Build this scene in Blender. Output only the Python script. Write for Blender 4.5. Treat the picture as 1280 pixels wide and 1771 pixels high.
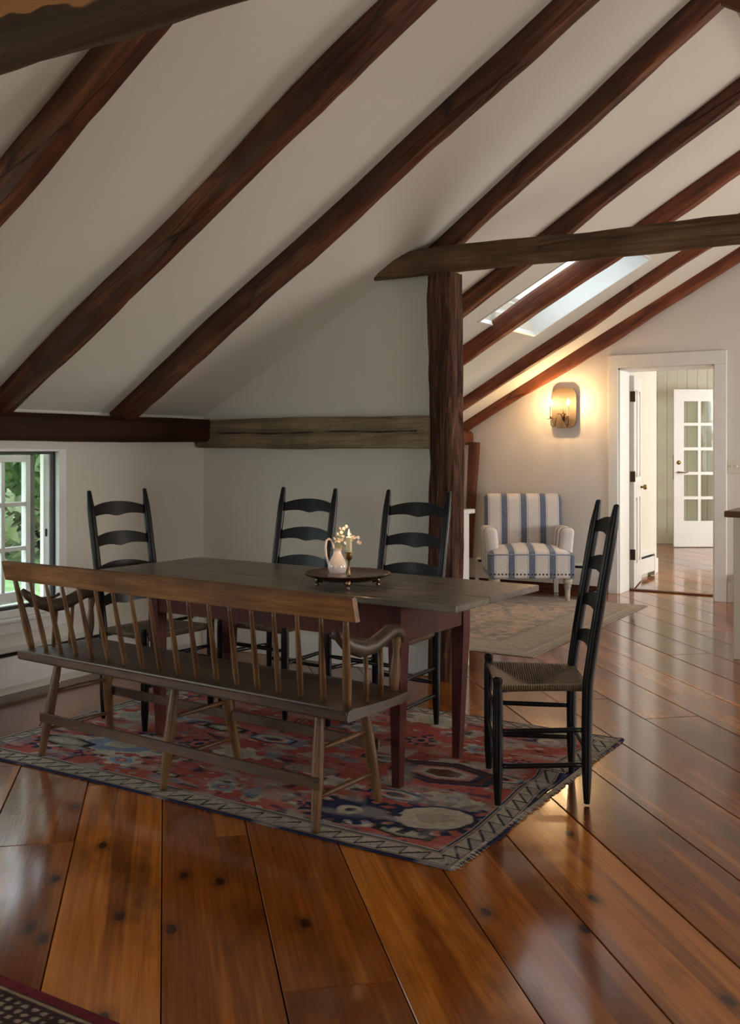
import bpy, bmesh, math, random
import numpy as np
from mathutils import Vector, Matrix, noise

for o in list(bpy.data.objects): bpy.data.objects.remove(o)
SC = bpy.context.scene
COL = SC.collection
R = math.radians

# ------------------------------------------------------------------ camera
CAMH, YAW, FPX = 1.33, R(31.5), 1760.0
cam = bpy.data.cameras.new('camera'); cam_o = bpy.data.objects.new('camera', cam); COL.objects.link(cam_o)
cam_o.location = (0, 0, CAMH); cam_o.rotation_euler = (R(90), 0, YAW)
cam.sensor_fit = 'HORIZONTAL'; cam.sensor_width = 36; cam.lens = 36 * FPX / 1280
cam.shift_y = -(885.5 - 777) / 1280
cam.clip_start = 0.05; cam.clip_end = 200
SC.camera = cam_o

# ------------------------------------------------------------------ light and exposure
vs = SC.view_settings
vs.view_transform = 'Standard'; vs.look = 'None'; vs.gamma = 1.0; vs.exposure = -0.22
try: vs.use_curve_mapping = False
except Exception: pass
world = bpy.data.worlds.new('overcast sky'); SC.world = world; world.use_nodes = True
wn = world.node_tree; bg = wn.nodes['Background']
bg.inputs['Color'].default_value = (0.80, 0.89, 1.0, 1); bg.inputs['Strength'].default_value = 5.5

def area(name, loc, aim, sx, sy, power, color):
    l = bpy.data.lights.new(name, 'AREA'); l.shape = 'RECTANGLE'; l.size = sx; l.size_y = sy
    l.energy = power; l.color = color
    o = bpy.data.objects.new(name, l); COL.objects.link(o); o.location = loc
    o.rotation_euler = (Vector(aim) - Vector(loc)).to_track_quat('-Z', 'Y').to_euler()
    return o
# daylight entering by the openings of the place, and one added fill lamp
area('daylight_kitchen_window', (2.58, 7.6, 1.15), (-3.0, 8.2, 1.0), 2.4, 1.1, 180, (1.0, 0.93, 0.84))
area('fill_right_side', (2.58, 3.4, 1.15), (-3.5, 4.4, 1.6), 1.5, .8, 48, (1.0, 0.90, 0.76))  # added fill lamp, evens out the dark ceiling and dining area from the right
area('daylight_gable_window', (-1.0, -3.1, 1.7), (-1.5, 6, 1.4), 1.6, 1.3, 10, (1.0, 0.85, 0.68))
area('daylight_hall_window', (0.45, 12.2, 1.6), (-3.2, 12.2, 1.1), 2.2, 1.3, 150, (1.0, 0.95, 0.85))

area('daylight_near_casement', (-4.85, 1.3, .92), (-1.0, 3.2, 1.1), 1.5, .8, 14, (0.98, 1.0, 0.84))

# ------------------------------------------------------------------ helpers
def put(o, parent=None):
    COL.objects.link(o)
    if parent is not None: o.parent = parent
    return o
def tag(o, label=None, cat=None, group=None, kind=None):
    if label: o['label'] = label
    if cat: o['category'] = cat
    if group: o['group'] = group
    if kind: o['kind'] = kind
    return o
def empty(name, loc=(0, 0, 0), rz=0):
    o = bpy.data.objects.new(name, None); o.location = loc; o.rotation_euler = (0, 0, rz); o.empty_display_size = .1
    return put(o)
def obj(name, bm, mat=None, parent=None, smooth=False, angle=None):
    me = bpy.data.meshes.new(name)
    bmesh.ops.recalc_face_normals(bm, faces=bm.faces)
    if smooth:
        for f in bm.faces: f.smooth = True
        if angle:
            for e in bm.edges:
                if len(e.link_faces) == 2 and e.calc_face_angle(0) > R(angle): e.smooth = False
    bm.to_mesh(me); bm.free()
    if mat: me.materials.append(mat)
    return put(bpy.data.objects.new(name, me), parent)
def B(): return bmesh.new()
def box(bm, x0, x1, y0, y1, z0, z1, bev=0.0, seg=1):
    vsx = [bm.verts.new((x, y, z)) for x in (x0, x1) for y in (y0, y1) for z in (z0, z1)]
    q = [(0, 1, 3, 2), (4, 6, 7, 5), (0, 4, 5, 1), (2, 3, 7, 6), (0, 2, 6, 4), (1, 5, 7, 3)]
    fs = [bm.faces.new([vsx[i] for i in f]) for f in q]
    if bev:
        es = list({e for f in fs for e in f.edges})
        bmesh.ops.bevel(bm, geom=es, offset=bev, segments=seg, profile=.5, affect='EDGES')
    return vsx
def prism(bm, pts, axis, a, b):
    """outline (p,q) extruded along axis from a to b; axis 'y' -> (x,z), 'x' -> (y,z), 'z' -> (x,y)"""
    def P(p, t):
        return {'y': (p[0], t, p[1]), 'x': (t, p[0], p[1]), 'z': (p[0], p[1], t)}[axis]
    v0 = [bm.verts.new(P(p, a)) for p in pts]; v1 = [bm.verts.new(P(p, b)) for p in pts]
    n = len(pts)
    bm.faces.new(v0); bm.faces.new(list(reversed(v1)))
    for i in range(n): bm.faces.new((v0[i], v1[i], v1[(i + 1) % n], v0[(i + 1) % n]))
def tube(bm, pts, rad, seg=10, sq=None, cap=True):
    """tapered tube through pts; sq=(a,b) makes the section elliptic (side, up)"""
    pts = [Vector(p) for p in pts]
    if not isinstance(rad, (list, tuple)): rad = [rad] * len(pts)
    rings = []; prev = None
    for i, p in enumerate(pts):
        d = (pts[min(i + 1, len(pts) - 1)] - pts[max(i - 1, 0)]).normalized()
        if prev is None:
            up = Vector((0, 0, 1)) if abs(d.z) < .9 else Vector((0, 1, 0))
            s = d.cross(up).normalized()
        else:
            s = (prev - d * prev.dot(d)).normalized()
        prev = s; u = s.cross(d)
        a, b = sq if sq else (1, 1)
        rings.append([bm.verts.new(p + (s * math.cos(t) * a + u * math.sin(t) * b) * rad[i]) for t in [2 * math.pi * k / seg for k in range(seg)]])
    for i in range(len(rings) - 1):
        for k in range(seg):
            bm.faces.new((rings[i][k], rings[i][(k + 1) % seg], rings[i + 1][(k + 1) % seg], rings[i + 1][k]))
    if cap:
        bm.faces.new(list(reversed(rings[0]))); bm.faces.new(rings[-1])
def lathe(bm, prof, c=(0, 0, 0), seg=20, f=None):
    """profile [(r,z)] turned about z; f(t)->radius factor"""
    rings = []
    for r, z in prof:
        if r < 1e-5: rings.append([bm.verts.new((c[0], c[1], c[2] + z))])
        else: rings.append([bm.verts.new((c[0] + r * (f(t, r) if f else 1) * math.cos(t), c[1] + r * (f(t, r) if f else 1) * math.sin(t), c[2] + z)) for t in [2 * math.pi * k / seg for k in range(seg)]])
    for a, b in zip(rings, rings[1:]):
        for k in range(seg):
            k2 = (k + 1) % seg
            if len(a) == 1 and len(b) == 1: continue
            if len(a) == 1: bm.faces.new((a[0], b[k], b[k2]))
            elif len(b) == 1: bm.faces.new((a[k], a[k2], b[0]))
            else: bm.faces.new((a[k], a[k2], b[k2], b[k]))
    for rg, fl in ((rings[0], True), (rings[-1], False)):
        if len(rg) > 1: bm.faces.new(list(reversed(rg)) if fl else rg)
def frame_matrix(p0, p1, up=(0, 0, 1)):
    p0, p1 = Vector(p0), Vector(p1); x = (p1 - p0).normalized(); y = Vector(up).cross(x).normalized(); z = x.cross(y)
    m = Matrix((x, y, z)).transposed().to_4x4(); m.translation = p0
    return m, (p1 - p0).length
def timber(name, p0, p1, w, h, mat, seed=0, wob=.012, up=(0, 0, 1), rnd=3.2, taper=(1, 1), n=None, cut0=0, cut1=0, seg=16, rough=.004, ridge=0):
    """hewn log: local X runs along it; section is a superellipse with wavy edges"""
    m, L = frame_matrix(p0, p1, up); bm = B(); n = n or max(10, int(L / .09)); rings = []
    for i in range(n + 1):
        t = i / n; k = taper[0] + (taper[1] - taper[0]) * t; ring = []
        oy = wob * noise.noise((t * L * .9, seed * 7.1, 0)) * 1.4; oz = wob * noise.noise((t * L * .9, seed * 7.1, 9))
        kw = k * (1 + .10 * noise.noise((t * L * 1.7, seed * 3.3, 4))); kh = k * (1 + .10 * noise.noise((t * L * 1.7, seed * 3.3, 14)))
        for j in range(seg):
            a = 2 * math.pi * (j + .5) / seg; c, s = math.cos(a), math.sin(a)
            r = (abs(c) ** rnd + abs(s) ** rnd) ** (-1 / rnd)
            y = r * c * w / 2 * kw + oy; z = r * s * h / 2 * kh + oz
            f = noise.noise((t * L * 3.0, j * 1.7 + seed, seed)) * rough + noise.noise((t * L * 9, j * 2.3, seed + 5)) * rough * .5
            if ridge: f += ridge * (abs(noise.noise((t * L * 3.2, 3.2 * c * 2.2, 3.2 * s * 2.2))) * 2 - .55) + ridge * .6 * noise.noise((t * L * 6, 15 * c, 15 * s))
            x = t * L
            x += (1 - t) * cut0 * (z / h + .5) - t * cut1 * (z / h + .5)
            ring.append(bm.verts.new((x, y + c * f, z + s * f)))
        rings.append(ring)
    for a, b in zip(rings, rings[1:]):
        for j in range(seg): bm.faces.new((a[j], a[(j + 1) % seg], b[(j + 1) % seg], b[j]))
    bm.faces.new(list(reversed(rings[0]))); bm.faces.new(rings[-1])
    o = obj(name, bm, mat, smooth=True, angle=38); o.matrix_world = m
    return o

# ------------------------------------------------------------------ materials
class NT:
    def __init__(s, name):
        s.m = bpy.data.materials.new(name); s.m.use_nodes = True; s.t = s.m.node_tree; s.b = s.t.nodes['Principled BSDF']
    def n(s, typ, ins=None, **kw):
        nd = s.t.nodes.new('ShaderNode' + typ)
        for k, v in kw.items(): setattr(nd, k, v)
        for k, v in (ins or {}).items(): s.set(nd.inputs[k], v)
        return nd
    def set(s, sock, v):
        if hasattr(v, 'is_output'): s.t.links.new(v, sock)
        else: sock.default_value = (*v, 1) if isinstance(v, tuple) and len(v) == 3 and sock.type == 'RGBA' else v
    def p(s, **kw):
        for k, v in kw.items(): s.set(s.b.inputs[k.replace('_', ' ')], v)
    def coord(s, kind='Object'): return s.n('TexCoord').outputs[kind]
    def mapn(s, v, scale=(1, 1, 1), loc=(0, 0, 0), rot=(0, 0, 0)):
        return s.n('Mapping', {'Vector': v, 'Scale': scale, 'Location': loc, 'Rotation': rot}).outputs[0]
    def noise(s, v, scale=5, detail=4, rough=.55, dist=0):
        return s.n('TexNoise', {'Vector': v, 'Scale': scale, 'Detail': detail, 'Roughness': rough, 'Distortion': dist}).outputs['Fac']
    def ramp(s, f, stops, interp='LINEAR'):
        r = s.n('ValToRGB', {'Fac': f}); e = r.color_ramp; e.interpolation = interp
        while len(e.elements) < len(stops): e.elements.new(.5)
        for el, (p, c) in zip(e.elements, stops):
            el.position = p; el.color = (*c, 1) if isinstance(c, tuple) else (c, c, c, 1)
        return r.outputs['Color']
    def mix(s, f, a, b, mode='MIX'):
        m = s.n('Mix', data_type='RGBA', blend_type=mode)
        s.set(m.inputs[0], f); s.set(m.inputs[6], a); s.set(m.inputs[7], b)
        return m.outputs[2]
    def math(s, op, a, b=None, c=None):
        m = s.n('Math', operation=op); s.set(m.inputs[0], a)
        if b is not None: s.set(m.inputs[1], b)
        if c is not None: s.set(m.inputs[2], c)
        return m.outputs[0]
    def bump(s, h, strength=.3, dist=.005, nrm=None):
        b = s.n('Bump', {'Height': h, 'Strength': strength, 'Distance': dist})
        if nrm is not None: s.set(b.inputs['Normal'], nrm)
        return b.outputs[0]
    def rnd(s): return s.n('ObjectInfo').outputs['Random']
    def jitter(s, v, amt=37.0):
        r = s.math('MULTIPLY', s.rnd(), amt)
        return s.n('VectorMath', {0: v, 1: s.n('CombineXYZ', {'X': r, 'Y': r, 'Z': r}).outputs[0]}, operation='ADD').outputs[0]
    def sep(s, v):
        q = s.n('SeparateXYZ', {'Vector': v}); return q.outputs[0], q.outputs[1], q.outputs[2]

def simple(name, col, rough=.5, metal=0, var=.12, scale=12, bump=.08, spec=.5, **kw):
    t = NT(name); c = t.coord(); f = t.noise(c, scale, 4)
    lo = tuple(x * (1 - var) for x in col); hi = tuple(min(1, x * (1 + var)) for x in col)
    t.p(Base_Color=t.ramp(f, [(.3, lo), (.7, hi)]), Roughness=rough, Metallic=metal, Specular_IOR_Level=spec)
    if bump: t.p(Normal=t.bump(t.noise(c, scale * 5, 3), bump, .002))
    for k, v in kw.items(): t.set(t.b.inputs[k.replace('_', ' ')], v)
    return t.m

def wood(name, dark, mid, light, axis=0, rough=.5, along=1.2, across=22, bump=.25, coat=0, fine=140, crack=0, spec=.4, randv=.0):
    t = NT(name); c = t.jitter(t.coord(), 11)
    sc = [across] * 3; sc[axis] = along; sf = [fine] * 3; sf[axis] = along * 4
    g = t.noise(t.mapn(c, tuple(sc)), 1.0, 6, .62, .6)
    blot = t.noise(c, 3.1, 3, .6)
    fi = t.noise(t.mapn(c, tuple(sf)), 1.0, 3, .7)
    col = t.ramp(g, [(.25, dark), (.5, mid), (.78, light)])
    col = t.mix(t.ramp(blot, [(.35, .65), (.65, 0.0)]), col, dark)
    col = t.mix(t.math('MULTIPLY', t.ramp(fi, [(.35, 1.0), (.6, 0.0)]), .35), col, tuple(x * .45 for x in dark))
    h = t.math('ADD', t.math('MULTIPLY', g, .7), t.math('MULTIPLY', fi, .3))
    if crack:
        sk = [5.0] * 3; sk[axis] = .55
        v = t.n('TexVoronoi', {'Vector': t.mapn(c, tuple(sk)), 'Scale': 1.6}, feature='DISTANCE_TO_EDGE').outputs['Distance']
        k = t.ramp(v, [(0.0, 1.0), (.035, 0.0)]); kk = t.math('MULTIPLY', k, t.ramp(t.noise(c, 2.0, 2), [(.45, 0.0), (.6, 1.0)]))
        col = t.mix(t.math('MULTIPLY', kk, crack), col, (.004, .003, .002)); h = t.math('SUBTRACT', h, t.math('MULTIPLY', kk, crack * 2.0))
    t.p(Base_Color=col, Roughness=t.ramp(g, [(.2, max(0, rough - .08)), (.8, min(1, rough + .1))]), Specular_IOR_Level=spec, Normal=t.bump(h, bump, .006))
    if coat: t.p(Coat_Weight=coat, Coat_Roughness=.25)
    return t.m

def plaster(name, col, bump=.12):
    t = NT(name); c = t.coord()
    f = t.noise(c, .8, 5, .6); g = t.noise(c, 9, 5, .6)
    lo = tuple(x * .93 for x in col)
    t.p(Base_Color=t.mix(t.ramp(g, [(.4, .25), (.7, 0.0)]), t.ramp(f, [(.3, lo), (.7, col)]), tuple(x * .9 for x in col)), Roughness=.85, Specular_IOR_Level=.2,
        Normal=t.bump(t.math('ADD', t.noise(c, 2.2, 3), t.math('MULTIPLY', t.noise(c, 60, 3), .06)), bump, .03))
    return t.m

M = {}
M['plaster'] = plaster('wall plaster', (.70, .67, .58))
M['plaster_ceiling'] = plaster('ceiling plaster', (.72, .685, .595))
M['plaster_far'] = plaster('far wall plaster', (.76, .72, .68), .15)
M['white_paint'] = simple('white painted wood', (.78, .77, .74), .35, bump=.03, var=.03)
M['cream_paint'] = simple('cream painted board', (.76, .74, .62), .4, bump=.03, var=.03)
M['heater_white'] = simple('enamelled heater cover', (.74, .73, .69), .4, bump=.02, var=.03)
M['slot_dark'] = simple('dark slot', (.015, .014, .013), .7)
M['subfloor'] = simple('dark subfloor', (.02, .012, .008), .9)
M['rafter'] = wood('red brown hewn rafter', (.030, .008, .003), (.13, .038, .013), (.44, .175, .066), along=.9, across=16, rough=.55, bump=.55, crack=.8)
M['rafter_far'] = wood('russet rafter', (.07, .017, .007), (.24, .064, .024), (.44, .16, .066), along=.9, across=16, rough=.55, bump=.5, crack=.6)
M['tie'] = wood('grey brown weathered log', (.055, .030, .015), (.19, .112, .060), (.34, .22, .13), along=.8, across=14, rough=.7, bump=.6, crack=.5, spec=.15)
M['wall_beam'] = wood('grey olive hewn beam', (.08, .056, .03), (.27, .20, .115), (.46, .36, .22), along=.8, across=15, rough=.65, bump=.6, crack=1.0)
M['eave_beam'] = wood('dark brown eave beam', (.016, .006, .003), (.042, .015, .007), (.085, .032, .016), along=.8, across=14, rough=.65, bump=.5, crack=.4, spec=.12)
M['table_top'] = wood('grey worn scrubbed board', (.10, .085, .062), (.225, .19, .145), (.36, .31, .24), along=1.3, across=18, rough=.30, bump=.12, crack=.3, spec=.5)
M['table_red'] = wood('old red paint', (.045, .009, .006), (.12, .024, .016), (.16, .040, .028), axis=2, along=2, across=20, rough=.55, bump=.15, spec=.2)
M['bench'] = wood('worn honey brown bench wood', (.065, .024, .006), (.27, .112, .028), (.52, .25, .075), along=2.0, across=26, rough=.42, bump=.2)
M['bench_dark'] = wood('dark worn bench edge', (.03, .013, .005), (.10, .048, .018), (.22, .115, .048), along=2.0, across=26, rough=.45, bump=.2)
M['bench_seat'] = wood('brown grey bench seat', (.035, .021, .012), (.085, .055, .033), (.15, .10, .062), along=1.2, across=20, rough=.42, bump=.15)
M['bench_spindle'] = wood('turned bench spindle wood', (.07, .03, .010), (.20, .10, .038), (.32, .17, .07), axis=2, along=2.5, across=40, rough=.42, bump=.15)
M['knee'] = wood('russet brace', (.06, .016, .008), (.16, .05, .022), (.28, .10, .05), along=1, across=16, rough=.6, bump=.5)
M['counter_wood'] = wood('brown butcher block', (.10, .04, .015), (.22, .10, .04), (.32, .16, .07), along=2, across=20, rough=.35, bump=.1)
M['black'] = simple('worn black paint', (.005, .0046, .0046), .32, var=.5, scale=9, bump=.12, spec=.28)
M['brass'] = simple('aged brass', (.30, .19, .07), .32, metal=1, var=.25, bump=.05)
M['bronze'] = simple('dark bronze', (.07, .045, .03), .4, metal=1, var=.3)
M['tray'] = simple('tarnished silver tray', (.22, .13, .09), .27, metal=1, var=.45, scale=20, bump=.1)
M['china'] = simple('glazed white china', (.76, .68, .64), .12, var=.03, bump=0, Coat_Weight=.6, Coat_Roughness=.05)  # white glaze tinted pink, the candlelight mixed into its colour
M['wax'] = simple('cream wax', (.86, .74, .46), .5, var=.05, bump=.05, Subsurface_Weight=.5, Subsurface_Radius=(.02, .012, .006))
M['stem'] = simple('pale green stem', (.30, .34, .14), .6)
M['petal'] = simple('white petal', (.85, .78, .76), .6, var=.04, bump=0)
M['gray_leg'] = simple('grey limed wood leg', (.42, .38, .32), .5, var=.15)
M['nail'] = simple('blue black nailhead', (.03, .04, .07), .35, metal=.6)
M['switch'] = simple('ivory switch plate', (.70, .67, .56), .4, bump=0, var=.02)
M['tin'] = simple('tin sconce plate', (.10, .072, .048), .5, metal=.3, var=.12, scale=25, bump=.12)
M['strip_grey'] = simple('plain grey strip', (.25, .24, .21), .7)  # even grey for the strip along the free edge of the sash
M['weather'] = simple('dark weatherstrip', (.035, .034, .03), .6)
M['leaf'] = None

def bark():
    t = NT('ridged bark post'); c = t.coord()
    g = t.noise(t.mapn(c, (3.0, 34, 34)), 1, 6, .65, 1.2)
    f = t.noise(t.mapn(c, (2.0, 8, 8)), 1, 4)
    col = t.ramp(g, [(.34, (.012, .005, .003)), (.5, (.115, .047, .026)), (.70, (.30, .15, .09))])
    col = t.mix(t.ramp(f, [(.4, .6), (.65, 0.0)]), col, (.05, .02, .012))
    t.p(Base_Color=col, Roughness=.75, Specular_IOR_Level=.25, Normal=t.bump(g, 1.0, .035)); return t.m
M['bark'] = bark()

def peeled():
    t = NT('part peeled log'); c = t.coord()
    g = t.noise(t.mapn(c, (.8, 14, 14)), 1, 6, .62, .6)
    col = t.ramp(g, [(.25, (.028, .016, .009)), (.5, (.085, .050, .027)), (.78, (.16, .10, .058))])
    pt = t.math('MULTIPLY_ADD', t.sep(c)[2], 3.5, t.noise(t.mapn(c, (1.5, 5, 5), (.35, 0, .4)), 1.3, 3, .5))
    f = t.ramp(pt, [(.45, 0.0), (.465, 1.0)])
    orange = t.ramp(g, [(.2, (.30, .12, .035)), (.7, (.52, .25, .09))])
    f = t.math('MULTIPLY', f, 1.0)
    t.p(Base_Color=t.mix(f, col, orange), Roughness=.7, Specular_IOR_Level=.15, Normal=t.bump(t.math('SUBTRACT', g, t.math('MULTIPLY', f, .5)), .5, .01)); return t.m
M['peeled'] = peeled()

def floor_mat():
    t = NT('varnished wide pine'); o = t.coord(); c = t.jitter(o, 53); r = t.rnd()
    ring = t.noise(t.mapn(c, (.35, 5.5, 1)), 1, 3, .5, .4)
    ringl = t.math('FRACT', t.math('MULTIPLY', t.noise(t.mapn(c, (.22, 3.0, 1)), 1, 2, .45, .3), 16.0))
    grain = t.noise(t.mapn(c, (2.0, 90, 1)), 1, 4, .65)
    blot = t.noise(t.mapn(c, (1.0, 2.2, 1)), 1.6, 4, .6)
    heart = t.ramp(ring, [(.44, 0.0), (.50, 1.0)])
    sap = t.ramp(grain, [(.3, (.31, .090, .010)), (.7, (.48, .165, .022))])
    hrt = t.ramp(grain, [(.3, (.17, .044, .0062)), (.7, (.28, .080, .011))])
    col = t.mix(heart, sap, hrt)
    col = t.mix(t.math('MULTIPLY', t.ramp(ringl, [(.0, .5), (.35, 0.0), (.9, 0.0), (1.0, .5)]), .45), col, (.11, .032, .006))
    col = t.mix(t.ramp(blot, [(.54, 0.0), (.72, .75)]), col, (.060, .018, .004))
    # knots
    v = t.n('TexVoronoi', {'Vector': t.mapn(c, (1.1, 2.2, 1)), 'Scale': 1.7, 'Randomness': 1.0}, voronoi_dimensions='2D')
    d = v.outputs['Distance']; pick = t.ramp(t.sep(v.outputs['Color'])[0], [(.0, 0.0), (.50, 1.0)], 'CONSTANT')
    kn = t.math('MULTIPLY', t.ramp(d, [(.038, 1.0), (.058, .45), (.15, 0.0)]), pick)
    col = t.mix(kn, col, (.030, .010, .004))
    br = t.ramp(r, [(0.0, (.52, .44, .38)), (.35, (.80, .74, .68)), (.7, (1.0, 1.0, 1.0)), (1.0, (1.16, 1.14, 1.08))])
    col = t.mix(1.0, col, br, 'MULTIPLY')
    wave = t.noise(t.mapn(c, (1.0, 3.5, 1)), 2.0, 2)
    scr = t.noise(t.mapn(c, (9, 60, 1), rot=(0, 0, .6)), 1, 3, .7)
    h = t.math('ADD', t.math('MULTIPLY', wave, .55), t.math('MULTIPLY', grain, .05))
    rg = t.math('ADD', t.math('MULTIPLY', t.noise(c, 3.0, 4), .13), t.math('MULTIPLY', scr, .05))
    t.p(Base_Color=col, Roughness=t.math('ADD', rg, .06), Specular_IOR_Level=.5, Normal=t.bump(h, .10, .012), Coat_Weight=.15, Coat_Roughness=.10)
    return t.m
M['floor'] = floor_mat()

def rush():
    t = NT('woven rush'); c = t.coord(); x, y, z = t.sep(c)
    side = t.math('GREATER_THAN', t.math('ABSOLUTE', t.math('MULTIPLY', x, .80)), t.math('ABSOLUTE', y))
    wx = t.math('SINE', t.math('MULTIPLY', t.math('ADD', x, t.math('MULTIPLY', t.noise(c, 14, 2), .012)), 700)); wy = t.math('SINE', t.math('MULTIPLY', t.math('ADD', y, t.math('MULTIPLY', t.noise(c, 14, 2), .012)), 700))
    m = t.n('Mix', data_type='FLOAT'); t.set(m.inputs[0], side); t.set(m.inputs[2], wx); t.set(m.inputs[3], wy); w = m.outputs[0]
    nz = t.noise(c, 30, 4, .7)
    col = t.ramp(nz, [(.25, (.10, .06, .03)), (.5, (.24, .16, .088)), (.75, (.40, .29, .17))])
    col = t.mix(t.math('MULTIPLY', t.math('SUBTRACT', 1, t.math('MULTIPLY_ADD', w, .5, .5)), .6), col, (.04, .022, .011))
    col = t.mix(t.math('MULTIPLY', side, .45), col, (.07, .042, .022))  # side wedges tinted darker: shading of the sag put into the colour
    t.p(Base_Color=col, Roughness=.45, Normal=t.bump(w, .6, .004)); return t.m
M['rush'] = rush()

def stripes(name, axis, shift=0.0, period=.178):
    t = NT(name); c = t.coord(); ax = t.sep(c)[axis]
    ph = t.math('ABSOLUTE', t.math('SUBTRACT', t.math('FRACT', t.math('ADD', t.math('DIVIDE', t.math('ADD', ax, shift), period), 100.5)), .5))
    wv = t.noise(t.mapn(c, (260, 260, 60)), 1, 2)
    blue = t.ramp(wv, [(.3, (.085, .11, .17)), (.7, (.19, .22, .29))])
    col = t.ramp(ph, [(0.0, 0.0), (.155, 1.0), (.205, .3), (.228, 1.0)], 'CONSTANT')
    white = t.ramp(wv, [(.3, (.60, .55, .53)), (.7, (.72, .68, .66))])
    t.p(Base_Color=t.mix(col, blue, white), Roughness=.9, Specular_IOR_Level=.15, Normal=t.bump(wv, .15, .002), Sheen_Weight=.2); return t.m
M['stripe_x'] = stripes('blue and white striped linen', 0)
M['stripe_y'] = stripes('blue and white striped linen on the arms', 1, -.09)
M['stripe_edge'] = simple('grey blue piping', (.25, .29, .38), .9)

def vcol(name, rough=.95, bump=.3):
    t = NT(name); a = t.n('Attribute', attribute_name='pile'); c = t.coord()
    n = t.noise(c, 260, 2); f = t.noise(t.mapn(c, (40, 300, 40)), 1, 3)
    col = t.mix(t.ramp(f, [(.3, .35), (.6, 0.0)]), a.outputs['Color'], (.05, .035, .03))
    t.p(Base_Color=col, Roughness=rough, Specular_IOR_Level=.1, Normal=t.bump(n, bump, .003)); return t.m
M['rug'] = vcol('woven wool rug'); M['rug_pale'] = vcol('faded flat rug')
M['fringe'] = simple('raw wool fringe', (.34, .29, .22), .95, var=.25)

def glass():
    t = NT('old window glass'); c = t.coord()
    tr = t.n('BsdfTransparent', {'Color': (.93, .96, .94, 1)}); gl = t.n('BsdfGlossy', {'Roughness': .04, 'Normal': t.bump(t.noise(c, 5, 2), .1, .01)})
    fc = t.n('LayerWeight', {'Blend': .5}).outputs['Facing']; fr = t.math('MULTIPLY_ADD', t.math('POWER', fc, 5.0), .55, .03); mx = t.n('MixShader', {0: fr, 1: tr.outputs[0], 2: gl.outputs[0]})
    t.t.links.new(mx.outputs[0], t.t.nodes['Material Output'].inputs[0]); return t.m
M['glass'] = glass()

def leafm(name, a, b):
    t = NT(name); c = t.coord(); f = t.noise(c, 3.0, 4, .7)
    t.p(Base_Color=t.ramp(f, [(.3, a), (.7, b)]), Roughness=.55, Transmission_Weight=0.0)
    df = t.n('BsdfTranslucent', {'Color': (b[0] * 1.2, b[1] * 1.2, b[2], 1)}); mx = t.n('MixShader', {0: .35, 1: t.b.outputs[0], 2: df.outputs[0]})
    t.t.links.new(mx.outputs[0], t.t.nodes['Material Output'].inputs[0]); return t.m
M['leaf_dark'] = leafm('dark leaf', (.13, .155, .09), (.26, .29, .18))
M['leaf_mid'] = leafm('mid leaf', (.17, .19, .10), (.32, .34, .20))
M['leaf_bright'] = leafm('bright leaf', (.045, .085, .025), (.11, .17, .06))
M['grass'] = simple('lawn grass', (.19, .31, .12), .9, var=.3, scale=3)
M['trunk'] = wood('tree bark', (.03, .025, .02), (.09, .075, .06), (.16, .14, .11), axis=2, rough=.9, bump=.6)

def emit(name, col, s):
    t = NT(name); t.p(Base_Color=col, Emission_Color=(*col, 1), Emission_Strength=s); return t.m
def glow(name, col, st, k):
    t = NT(name); e = t.n('Emission', {'Color': (*col, 1), 'Strength': st}); tr = t.n('BsdfTransparent'); mx = t.n('MixShader', {0: k, 1: tr.outputs[0], 2: e.outputs[0]})
    t.t.links.new(mx.outputs[0], t.t.nodes['Material Output'].inputs[0]); return t.m
M['bulb'] = glow('lit candle bulb of clear glass', (1.0, .70, .36), 160, .2)
M['flame'] = glow('candle flame', (1.0, .60, .20), 26, .25)

# ------------------------------------------------------------------ setting
XL, T, Z0 = -4.556, .56, 1.55            # eave wall, roof pitch, height of the ceiling at the eave wall
XR = -1.085                              # ridge
def zc(x): return Z0 + T * ((x - XL) if x <= XR else (2 * XR - x - XL))
XE = 2 * XR - XL
YP, YF = 5.28, 9.17                      # partition face, far wall face
YB, YH = -3.0, 14.4
def struct(o, label=None, cat=None):
    o['kind'] = 'structure'
    if label: o['label'] = label
    if cat: o['category'] = cat
    return o

# floor: wide diagonal boards, each a part
BD = Vector((-math.sin(YAW + math.atan((640 - 285) / FPX)), math.cos(YAW + math.atan((640 - 285) / FPX))))   # run of the boards
BN = Vector((BD.y, -BD.x))
def clip(poly, nx, ny, d):
    out = []
    for i in range(len(poly)):
        a, b = poly[i], poly[(i + 1) % len(poly)]; da = a[0] * nx + a[1] * ny - d; db = b[0] * nx + b[1] * ny - d
        if da <= 0: out.append(a)
        if (da < 0 < db) or (db < 0 < da): k = da / (da - db); out.append((a[0] + (b[0] - a[0]) * k, a[1] + (b[1] - a[1]) * k))
    return out
def inset(poly, e):
    n = len(poly); ar = sum(poly[i][0] * poly[(i + 1) % n][1] - poly[(i + 1) % n][0] * poly[i][1] for i in range(n))
    if ar < 0: poly = poly[::-1]
    out = poly
    for i in range(n):
        a, b = poly[i], poly[(i + 1) % n]; ex, ey = b[0] - a[0], b[1] - a[1]; l = math.hypot(ex, ey)
        if l < 1e-6: continue
        nx, ny = ey / l, -ex / l
        out = clip(out, nx, ny, nx * a[0] + ny * a[1] - e)
        if len(out) < 3: return []
    return out
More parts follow.
